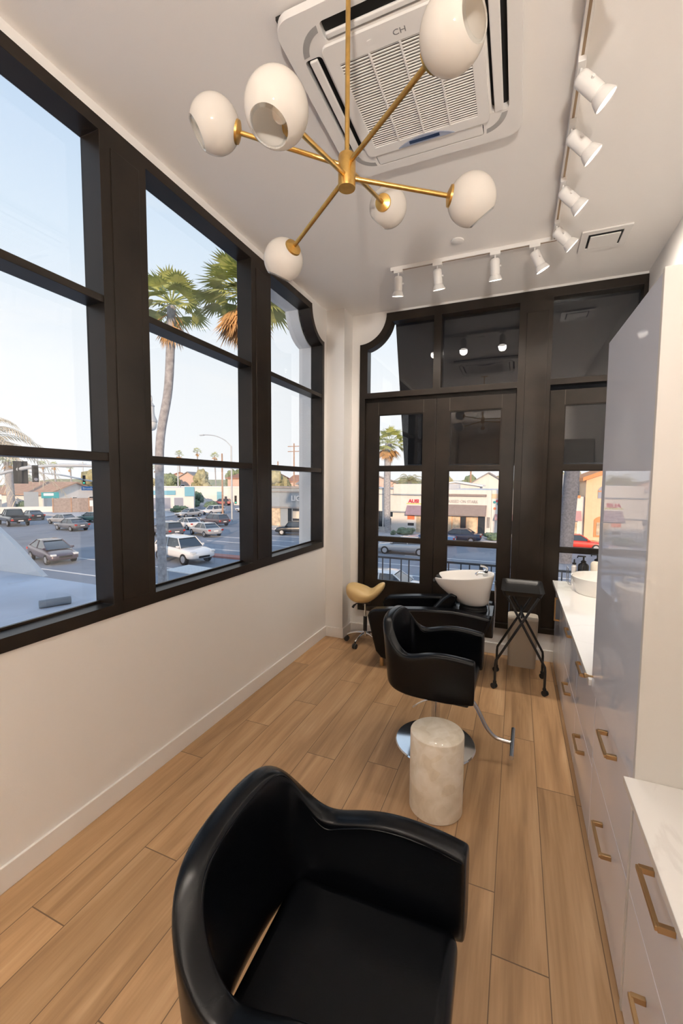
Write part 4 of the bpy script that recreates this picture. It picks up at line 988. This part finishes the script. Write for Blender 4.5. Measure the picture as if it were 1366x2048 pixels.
def tree(name, label, x, y, z0, h, w, m, seed, grp='trees behind the roofs', n=14, cat='tree'):
    rnd = random.Random(seed); t = thing(name, label, cat, (x, y, z0), 0, grp)
    if cat == 'tree': MB().cyl((0, 0, 0), (0, 0, h*.5), w*.06, w*.04, seg=8).build('trunk', 'timber', t)
    b = bmesh.new()
    for i in range(n):
        a = rnd.uniform(0, 2*pi); rr = w*.30*sqrt(rnd.random())
        c = Vector((rr*cos(a), rr*sin(a), h*(.62 if cat == 'tree' else .45)+h*.25*rnd.uniform(-1, 1)*(1-rr/w)))
        s_ = rnd.uniform(.15, .22)*w
        geo = bmesh.ops.create_icosphere(b, subdivisions=3, radius=1)
        for v in geo['verts']:
            k = 1+.22*sin(v.co.x*5+i)*sin(v.co.y*6+i*2)+.14*sin(v.co.z*11+i)*sin(v.co.x*13)+rnd.uniform(-.06, .06)
            v.co = c+Vector((v.co.x*s_*k, v.co.y*s_*k, max(v.co.z*s_*k*min(1, h/w*1.1), -c.z)))
    me = bpy.data.meshes.new('foliage'); b.to_mesh(me); b.free()
    finish(me, 'foliage', m, t, 60)
    return t
for i, (x, y, h, w, m, lab) in enumerate(((-104, 80, 9.4, 10, 'leafolive', 'broad olive tree behind the tan-roofed building'), (-91.5, 92.4, 8.6, 7, 'leaf', 'dark rounded tree beside the big palm trunk in the middle window'), (-82.5, 95, 10.2, 6.5, 'leafolive', 'tallest rounded tree above the white wall in the middle window'),
    (-85.5, 115, 11.5, 8, 'leaf', 'wide low tree above the white wall, middle of the view'), (-49.5, 80, 9.4, 8, 'leafolive', 'olive tree over the grey building, left half of the narrow window'), (-38.2, 84, 9.8, 6, 'leaf', 'green tree over the grey building beside the utility pole'),
    (-31, 94, 8.2, 8, 'leafolive', 'pale tree over the shop roof in the left french window'), (-23.5, 97, 8.6, 6, 'leaf', 'dark tree between the pale tree and yellow palm'), (-16.8, 102, 9.6, 6.5, 'leafolive', 'bushy tree left of the timber pole in the centre french window'), (-10.3, 104, 9.0, 6, 'leaf', 'dark tree right of the timber pole in the centre french window'),
    (-4, 101, 8.4, 7, 'leafolive', 'tree behind the grey-roofed house'), (10, 99, 10, 7, 'leafolive', 'tree above the white wall beside the thick palm trunk'), (21, 106, 12, 12, 'leaf', 'tree behind the apricot building'), (-113, 92, 8.6, 9, 'leafolive', 'far tree behind the tan roof near the window post'), (-103, 100, 8.8, 7, 'leafolive', 'far tree left of the big palm trunk'))):
    tree('tree', lab, x, y, GZ, h, w, m, 40+i)
for i, (x, y, h, w, lab) in enumerate(((-62.6, 65.6, 1.9, 4.0, 'low bush left of the signal pole bed'), (-67.2, 72, 2.0, 3.4, 'rounded bush in front of the long white wall'), (-68.5, 76.5, 2.2, 3.0, 'grey-green bush in the middle of the corner bed'), (-63.2, 76, 2.3, 4.2, 'bush right of centre in the corner bed'),
    (-73.7, 82.5, 4.6, 5.0, 'large dark shrub against the long white wall'), (-95.5, 55.6, 2.2, 3.6, 'clipped hedge before the tan-roofed building'), (-92, 62.5, 2.6, 3.4, 'small shrub beside the teal sign'), (-17.0, 51.9, 1.3, 1.5, 'low hedge left of the palm across the road'),
    (-13.6, 49.0, .9, .8, 'tiny shrub right of the palm across the road'), (-12.3, 50.4, 1.2, 2.6, 'long low hedge under the mauve awning'), (-2.2, 49.8, 1.1, 2.6, 'low hedge right of the black parked saloon'))):
    tree('shrub', lab, x, y, GZ, h, w, 'hedge', 70+i, 'shrubs and hedges', 11, 'shrub')

# ------------------------------------------------------------------ buildings
def pane(parent, x0, x1, z0, z1, y, m='darkglass', name='window'):
    f = MB().box(x0-.06, x1+.06, y-.05, y+.04, z0-.06, z1+.06).build(name, 'white', parent, 0)
    MB().box(x0, x1, y-.07, y-.02, z0, z1).build('pane', m, f, 0)
    return f
def awning(parent, x0, x1, z0, z1, y, m, out=1.1):
    return MB().prism([(y, z1), (y-out, z0), (y-out, z0-.18), (y-out+.05, z0-.18), (y-out+.05, z0+.02), (y, z1-.06)], x0, x1, 'x').build('awning', m, parent, 0)
Y0 = 53.0
b = thing('shop_building', 'white shop block with red lettering across the road, left french window', 'building', (0, 0, 0), 0, 'shops across the road')
MB().box(-30, -11.6, Y0, Y0+14, GZ, .95).box(-14.7, -8.05, Y0-.25, Y0+14, .30, 1.55).box(-11.6, -8.05, Y0, Y0+14, GZ, .3).build('wall', 'whitewall', b, 0)
MB().box(-30, -14.7, Y0-.22, Y0, .90, 1.02).box(-30, -14.7, Y0-.12, Y0, .16, .26).box(-14.75, -8.05, Y0-.32, Y0, .18, .31).build('cornice', 'greywall', b, 0)
MB().box(-15.2, -13.1, Y0-.35, Y0, -2.06, -1.94).build('ledge_strip', 'greywall', b, 0)
text('shop_lettering', 'AUSI', 'redtext', .62, Vector((-12.75, Y0-.06, -.80)), ROT_Y, b, .05, sx=1.05, offs=.02)
MB().box(-13.0, -9.4, Y0-.06, Y0, -.96, -.88).build('sign_strip', 'limetext', b, 0)
awning(b, -12.95, -9.0, -2.15, -1.16, Y0, 'mauve', .8)
MB().box(-12.86, -11.94, Y0-.05, Y0, -2.95, -2.42).build('poster', 'orangered', b, 0)
MB().box(-12.86, -11.94, Y0-.05, Y0, -4.0, -3.1).build('poster', 'white', b, 0)
MB().box(-12.8, -12.0, Y0-.07, Y0, -3.75, -3.40).build('poster_photo', 'darkglass', b, 0)
MB().box(-11.7, -10.3, Y0-.05, Y0, -4.55, -2.35).build('door', 'shopwarm', b, 0)
for x0, x1, z0, z1 in ((-17.1, -16.2, -4.05, -2.0), (-16.0, -15.0, -4.05, -2.9), (-15.2, -14.8, -2.7, -2.0)): pane(b, x0, x1, z0, z1, Y0)
b = thing('shop_building', 'white florist front with a taupe awning, centre french window', 'building', (0, 0, 0), 0, 'shops across the road')
MB().box(-8.0, -2.75, Y0+.02, Y0+14, GZ, .92).build('wall', 'whitewall', b, 0)
MB().box(-8.0, -3.3, Y0-.25, Y0+.02, .14, .40).build('cornice', 'taupe', b, 0)
text('shop_lettering', 'KISSED ON STARK', 'palegrey', .52, Vector((-7.75, Y0-.02, -.68)), ROT_Y, b, .03, sx=.82)
awning(b, -8.0, -3.25, -2.0, -.90, Y0, 'taupe', .9)
MB().box(-8.0, -4.25, Y0-.06, Y0, -2.30, -2.02).build('fascia', 'white', b, 0)
f = MB().box(-8.0, -4.25, Y0-.03, Y0+.02, -4.55, -2.30).build('shop_window', 'orangetrim', b, 0)
for x0, x1, m in ((-7.95, -7.3, 'shopwarm'), (-7.22, -6.3, 'shopwarm'), (-6.26, -5.6, 'darkglass'), (-5.56, -4.3, 'shopwarm')):
    MB().box(x0, x1, Y0-.05, Y0, -4.4, -2.36).build('pane', m, f, 0)
MB().box(-4.2, -3.4, Y0-.05, Y0+.02, -4.6, -2.05).build('door', 'darkglass', b, 0)
pane(b, -3.2, -2.85, -3.6, -2.3, Y0, 'roofgrey')
b = thing('shop_building', 'apricot shop front with small coloured sign right of the florist', 'building', (0, 0, 0), 0, 'shops across the road')
MB().box(-2.72, 3.3, Y0+.01, Y0+14, GZ, .95).build('wall', 'whitewall', b, 0)
MB().box(-2.72, -1.2, Y0-.04, Y0+.01, -.05, .48).build('sign_board', 'orangewall', b, 0)
for x, z, m in ((-2.4, -.5, 'teal'), (-2.1, -.35, 'redtext'), (-1.8, -.45, 'skyblue'), (-2.0, -.7, 'teal'), (-2.35, -1.25, 'orangered'), (-1.75, -1.6, 'limetext')):
    MB().lathe([(.16, 0), (.13, .05), (.02, .06)], 10, mtx=Matrix.Rotation(pi/2, 4, 'X'), c=(x, Y0-.02, z)).build('sign_motif', m, b)
awning(b, -2.3, 2.5, -2.4, -1.9, Y0, 'pinkawn', .6)
pane(b, -1.8, 2.0, -4.2, -2.6, Y0)
b = thing('shop_building', 'white low shop with rose awning beside the thick palm trunk', 'building', (0, 0, 0), 0, 'shops across the road')
MB().box(3.35, 6.9, Y0, Y0+14, GZ, .34).build('wall', 'whitewall', b, 0)
MB().box(3.35, 6.5, Y0-.15, Y0+.05, .20, .48).build('cornice', 'orangetrim', b, 0)
awning(b, 4.5, 6.65, -2.12, -1.24, Y0, 'pinkawn', .8)
pane(b, 4.6, 6.3, -4.3, -2.5, Y0, 'shopwarm')
MB().box(5.6, 6.2, Y0-.04, Y0, -.55, -.15).build('sign_mark', 'orangewall', b, 0)
b = thing('shop_building', 'two-storey apricot building with arched windows behind the red car', 'building', (0, 0, 0), 0, 'shops across the road')
MB().box(6.95, 16, Y0-.4, Y0+14, GZ, 2.35).prism([(6.95, 2.35), (16, 2.35), (16, 3.0), (11.5, 4.3)], Y0-.4, Y0+14, 'y').build('wall', 'orangewall', b, 0)
MB().prism([(6.55, 2.05), (11.5, 3.95), (16.4, 2.6), (16.4, 3.0), (11.5, 4.45), (6.55, 2.45)], Y0-1.0, Y0+14, 'y').build('roof', 'orangetrim', b, 0)
for cx, z0, z1, hw in ((8.95, .2, 1.0, .85), (12.6, .2, 1.0, .85)):
    f = MB().prism([(cx-hw, z0), (cx+hw, z0)]+[(cx+hw*cos(RAD(a)), z1+hw*.75*sin(RAD(a))) for a in range(0, 181, 15)], Y0-.46, Y0-.36, 'y').build('arched_window', 'bluegrey', b, 0)
    MB().box(cx-hw, cx+hw, Y0-.50, Y0-.44, z1-.10, z1+.04).build('window_bar', 'orangetrim', f, 0)
for cx in (9.2, 13.2):
    f = MB().prism([(cx-1.35, -4.0), (cx+1.35, -4.0)]+[(cx+1.35*cos(RAD(a)), -2.2+.55*sin(RAD(a))) for a in range(0, 181, 15)], Y0-.46, Y0-.36, 'y').build('arched_shop_window', 'orangetrim', b, 0)
    MB().box(cx-1.1, cx+1.1, Y0-.52, Y0-.44, -3.8, -2.4).build('pane', 'shopwarm', f, 0)
MB().box(4.2, 6.94, Y0+5, Y0+14, .36, 2.9).build('upper_wall', 'greywall', b, 0)
pane(b, 6.62, 6.9, .95, 2.0, Y0+4.9, 'bluegrey')
# grey building with raised letters
b = thing('lettered_building', 'pale grey corner shop with raised white letters above the small black car', 'building', (0, 0, 0))
YG = 50.0
MB().box(-34, -18.0, YG, YG+2.5, GZ, .95).build('wall', 'greywall', b, 0)
MB().box(-34.2, -18, YG-.2, YG+2.5, .86, 1.12).box(-34.1, -18, YG-.12, YG, .30, .46).build('cornice', 'roofgrey', b, 0)
text('raised_lettering', 'LIG', 'white', .98, Vector((-28.15, YG-.10, -.80)), ROT_Y, b, .08, offs=.02)
MB().box(-34.1, -18, YG-.25, YG, -1.85, -1.65).build('fascia_strip', 'roofgrey', b, 0)
MB().box(-31.6, -29.9, YG-.05, YG, -4.3, -1.9).build('shop_window', 'shopwarm', b, 0)
f = MB().box(-28.7, -25.5, YG-.05, YG, -4.2, -1.85).build('shop_window', 'darkglass', b, 0)
MB().box(-27.9, -26.9, YG-.09, YG-.04, -3.2, -2.2).build('window_poster', 'beigelid', f, 0)
MB().box(-28.05, -27.95, YG-.08, YG-.04, -4.2, -1.85).build('window_bar', 'greywall', f, 0)
# far left buildings
def gable_house(name, label, x, y, w, d, h, rh, rot, wm, rm_, grp, over=.5, win_n=2, z0=GZ):
    t = thing(name, label, 'house' if 'house' in name else 'building', (x, y, z0), RAD(rot), grp)
    MB().box(-w/2, w/2, -d/2, d/2, 0, h).prism([(-w/2, h), (w/2, h), (0, h+rh)], -d/2, d/2, 'y').build('wall', wm, t, 0)
    k = .25
    MB().prism([(-w/2-over, h-rh*2*over/w), (0, h+rh), (w/2+over, h-rh*2*over/w), (w/2+over, h-rh*2*over/w+k), (0, h+rh+k), (-w/2-over, h-rh*2*over/w+k)], -d/2-over, d/2+over, 'y').build('roof', rm_, t, 0)
    for i in range(win_n):
        cx = -w/2+w*(i+.5)/win_n
        f = MB().box(cx-.6, cx+.6, -d/2-.06, -d/2+.02, h*.35, h*.75).build('window', 'white', t, 0)
        MB().box(cx-.5, cx+.5, -d/2-.09, -d/2-.03, h*.38, h*.72).build('pane', 'darkglass', f, 0)
    return t
t = gable_house('tan_roof_building', 'low white building with a tan gabled roof, teal signs in front', -101.4, 64.3, 13, 17, 3.5, 2.3, 95, 'whitewall', 'rooftan', 'far buildings', 1.0, 3)
b = thing('teal_sign', 'teal and white roadside sign before the tan-roofed building', 'sign', (-88.5, 56.8, GZ), RAD(55), 'roadside signs')
MB().box(-1.5, 1.5, -.15, .15, 2.7, 3.9).build('board', 'teal', b, 0); MB().box(-1.1, .6, -.2, -.14, 3.2, 3.7).build('name_plate', 'white', b, 0)
for x in (-1.2, 1.2): MB().box(x-.1, x+.1, -.1, .1, 0, 2.7).build('post', 'galv', b, 0)
b = thing('menu_sign', 'tall pale notice board left of the teal sign', 'sign', (-90.8, 54.5, GZ), RAD(55), 'roadside signs')
MB().box(-1.3, 1.3, -.2, .2, 0, 1.0).build('plinth', 'whitewall', b, 0); MB().box(-1.2, 1.2, -.12, .12, 1.0, 4.0).build('board', 'greywall', b, 0)
b = thing('monument_sign', 'small white monument sign beside the fence at the window post', 'sign', (-68.5, 52.0, GZ), RAD(50), 'roadside signs')
MB().box(-.7, .7, -.3, .3, 0, 1.9).build('pillar', 'whitewall', b, 0); MB().box(-1.1, 1.1, -.35, .35, 1.9, 2.9).build('board', 'white', b, 0)
t = thing('timber_fence', 'brown slatted fence along the car park left window', 'fence', (-77, 60.5, GZ), RAD(52), 'fences')
MB().box(-9, 9, -.06, .06, .1, 2.9).build('boards', 'brown', t, 0)
for i in range(7): MB().box(-9+3*i-.1, -9+3*i+.1, -.12, .12, 0, 3.0).build('post', 'timber', t, 0)
struct(MB().box(-7, 7, -.2, .2, 0, 1.2, Matrix.Translation((-88, 51.5, GZ)) @ Matrix.Rotation(RAD(50), 4, 'Z')).build('garden_wall', 'whitewall', smooth=0))
b = thing('laundry_building', 'pale blue shop front with dark letters at the far left edge', 'building', (-97.5, 51.0, GZ), RAD(62), 'far buildings')
MB().box(-8, 1.6, 0, 3, 0, 3.4).build('wall', 'greywall', b, 0); MB().box(-8, 1.6, -.4, 0, 2.4, 3.4).build('sign_board', 'white', b, 0)
text('shop_lettering', 'EN LEAN', 'greytext', .9, Vector((-3.2, -.44, 2.56)), ROT_Y, b, .02)
b = thing('teal_trim_shop', 'white shop with turquoise band behind the big palm trunk', 'building', (-67.5, 67.0, GZ), RAD(40), 'far buildings')
MB().box(-7, 5.4, 0, 8, 0, 5.0).build('wall', 'whitewall', b, 0)
MB().box(-7, 1.8, -.15, 0, 3.5, 4.4).build('band', 'skyblue', b, 0); MB().box(3.6, 5.5, -.2, .5, 3.2, 5.2).build('corner_panel', 'skyblue', b, 0)
for x in (-5.5, -2.8, -.1, 2.4): 
    f = MB().box(x-1, x+1, -.06, .02, .5, 3.0).build('window', 'white', b, 0); MB().box(x-.9, x+.9, -.1, -.03, .6, 2.9).build('pane', 'bluegrey', f, 0)
b = thing('long_white_building', 'long blank white wall behind the bushes in the middle window', 'building', (-73.5, 92, GZ), RAD(28), 'far buildings')
MB().box(-17, 22, 0, 3, 0, 4.9).build('wall', 'whitewall', b, 0); MB().box(-17.2, 22.2, -.2, 3, 4.75, 5.0).build('coping', 'white', b, 0)
MB().box(-1.0, .4, -.12, 0, 1.2, 3.6).build('blue_panel', 'skyblue', b, 0)
gable_house('hillside_house', 'small orange-lit house with pale roof above the white wall', -93.8, 103.5, 6, 6, 7.2, 1.8, 20, 'pinkwall', 'roofgrey', 'far houses')
gable_house('hillside_house', 'long red-tiled house on the rise right of the orange-lit house', -74, 112, 24, 10, 7.2, 2.0, 100, 'pinkwall', 'roofred', 'far houses', .5, 4)
gable_house('hillside_house', 'red-tiled house near the signal pole in the middle window', -58, 113, 13, 8, 6.4, 1.8, 100, 'pinkwall', 'roofred', 'far houses')
gable_house('hillside_house', 'grey-roofed house above the grey lettered building', -45, 96, 13, 8, 5.8, 2.0, 95, 'whitewall', 'roofgrey', 'far houses')
gable_house('hillside_house', 'pale house with peach walls above the left french-window shop', -27.5, 84, 9, 8, 6.4, 1.5, 15, 'pinkwall', 'roofgrey', 'far houses')
gable_house('hillside_house', 'white gabled house at the right of the centre french window', -5.3, 88, 6.5, 8, 6.3, 2.0, 5, 'whitewall', 'roofgrey', 'far houses')
gable_house('hillside_house', 'white house with flat gable left of the timber pole', -9.8, 78, 8, 6, 5.9, .6, 0, 'whitewall', 'white', 'far houses')
gable_house('hillside_house', 'pink house far left behind the palm trunk in the middle window', -110, 116, 10, 9, 7.4, 1.8, 40, 'pinkwall', 'roofred', 'far houses')
struct(MB().rings([[Vector((-230, 96, GZ)), Vector((-60, 150, GZ)), Vector((110, 150, GZ)), Vector((110, 240, GZ)), Vector((-230, 240, GZ))], [Vector((-230, 150, 2.2)), Vector((-60, 205, 2.6)), Vector((110, 205, 3.0)), Vector((110, 240, 3.0)), Vector((-230, 240, 2.2))]]).build('hill_far', 'leafolive', smooth=0))

# ------------------------------------------------------------------ poles, signals and lamps
def signal_head(mb_parent, c, ang, back=False, h=1.0, low='greensig'):
    q = Matrix.Translation(c) @ Matrix.Rotation(RAD(ang), 4, 'Z')
    o = MB().box(-.17, .17, -.12, .12, -h/2, h/2, q).build('signal_head', 'signalblack', mb_parent, 0, bevel=.02)
    if not back:
        for k, m in ((.33, 'tyre'), (0, 'tyre'), (-.33, low)):
            MB().cyl(q @ Vector((0, -.12, k*h)), q @ Vector((0, -.16, k*h)), .11, seg=12).build('signal_lens', m, o)
            MB().box(-.13, .13, -.30, -.12, k*h+.10, k*h+.13, q).build('visor', 'signalblack', o, 0)
    return o
t = thing('traffic_signal', 'near traffic signal with long curved arm across the left window', 'traffic signal', (-24.6, 22.6, GZ), 0, 'traffic signals')
MB().lathe([(.16, 0), (.12, 7)], 14, c=(0, 0, 0)).build('pole', 'galv', t)
MB().tube([(0, 0, 7.0), (-3.3, -1.6, 7.48), (-7.2, -3.2, 7.4), (-10, -4.4, 6.75), (-13.4, -5.8, 5.9)], [.09, .1, .11, .13, .15]*6, 10, smooth=6).build('mast_arm', 'galv', t)
o = signal_head(t, Vector((-8.2, -3.6, 7.0)), 150, True, 1.5)
MB().box(-.42, .42, -.05, .05, -.8, .8, Matrix.Translation((-8.2, -3.55, 7.0)) @ Matrix.Rotation(RAD(62), 4, 'Z')).build('back_plate', 'signalblack', t, 0)
signal_head(t, Vector((-6.0, -3.9, 6.9)), 70, False, 1.15, 'bluegrey')
t = thing('traffic_signal', 'far traffic signal arm with blue street sign by the window post', 'traffic signal', (-52, 44.5, GZ), 0, 'traffic signals')
MB().lathe([(.15, 0), (.12, 6.2)], 12).build('pole', 'galv', t)
MB().tube([(0, 0, 6.1), (-3.8, -2.6, 6.3), (-8.2, -4.4, 7.2), (-12.9, -6.2, 7.6)], [.10, .11, .12, .13]*6, 8, smooth=5).build('mast_arm', 'galv', t)
signal_head(t, Vector((-5.0, -3.1, 6.5)), 40, False, 1.3)
sg = MB().box(-1.1, 1.1, -.04, .04, -.28, .28, Matrix.Translation((-4.2, -2.8, 5.3)) @ Matrix.Rotation(RAD(38), 4, 'Z')).build('street_sign', 'signblue', t, 0)
text('street_lettering', 'Broadway', 'white', .46, Vector((-4.2, -2.8, 5.3)), Matrix.Rotation(RAD(38), 4, 'Z') @ Matrix.Translation((-.95, -.05, -.15)) @ ROT_Y, sg, .01)
t = thing('traffic_signal', 'signal pole with curved street light arm in the middle window', 'traffic signal', (-41.7, 54.9, GZ), 0, 'traffic signals')
MB().lathe([(.16, 0), (.11, 12.0)], 12).build('pole', 'galv', t)
MB().tube([(0, 0, 11.9), (-1.0, -.3, 12.9), (-2.6, -.8, 13.6), (-4.5, -1.3, 13.75)], .07, 8, smooth=5).build('light_arm', 'galv', t)
MB().box(-5.0, -4.2, -1.5, -1.15, 13.62, 13.75).build('street_light', 'galv', t, 0)
signal_head(t, Vector((-.7, -.6, 3.4)), 200, True, 1.3); signal_head(t, Vector((.95, -.3, 3.55)), 40, False, 1.3)
def utility_pole(label, x, y, top, arms=1, m='timber'):
    t = thing('utility_pole', label, 'pole', (x, y, GZ), 0, 'utility poles')
    MB().lathe([(.19, 0), (.13, top-GZ)], 10).build('pole', m, t)
    for k in range(arms): MB().box(-1.5, 1.5, -.07, .07, top-GZ-.7-1.1*k, top-GZ-.55-1.1*k).build('cross_arm', m, t, 0)
utility_pole('timber utility pole left of the signal pole in the middle window', -52.3, 66, 7, 0)
utility_pole('timber pole in the left half of the narrow window', -52.6, 86.9, 6.5, 0)
utility_pole('utility pole with two cross arms in the narrow window', -44.3, 79.8, 9.9, 2)
utility_pole('orange-lit timber pole in the centre french window', -8.1, 82.6, 7.5, 0)
utility_pole('thin far pole above the tan roof', -116, 84, 7, 1, 'galv')
utility_pole('thin far pole above the long white wall', -82, 85.5, 7.5, 1, 'galv')
t = thing('street_lamp', 'old-style street lamp with frosted globe at the middle window edge', 'street lamp', (-11.84, 10.66, GZ))
MB().lathe([(.14, 0), (.12, .5), (.07, .8), (.055, 8.6)], 14).build('post', 'galv', t)
MB().tube([(0, 0, 8.6), (.08, .02, 9.1), (.28, .1, 9.35), (.42, .12, 9.3)], .03, 8, smooth=4).build('arm', 'galv', t)
MB().lathe([(.012, 9.32), (.03, 9.25), (.035, 9.16), (.02, 9.13), (.06, 9.05), (.10, 8.99), (.085, 8.97), (.085, 8.80), (.10, 8.68), (.15, 8.56), (.175, 8.50), (.17, 8.45)], 20, c=(.42, .12, 0)).build('lamp_hood', 'galv', t)
MB().lathe([(.155, 8.45), (.16, 8.38), (.14, 8.28), (.09, 8.20), (.02, 8.17)], 20, c=(.42, .12, 0)).build('lamp_globe', 'frost', t)
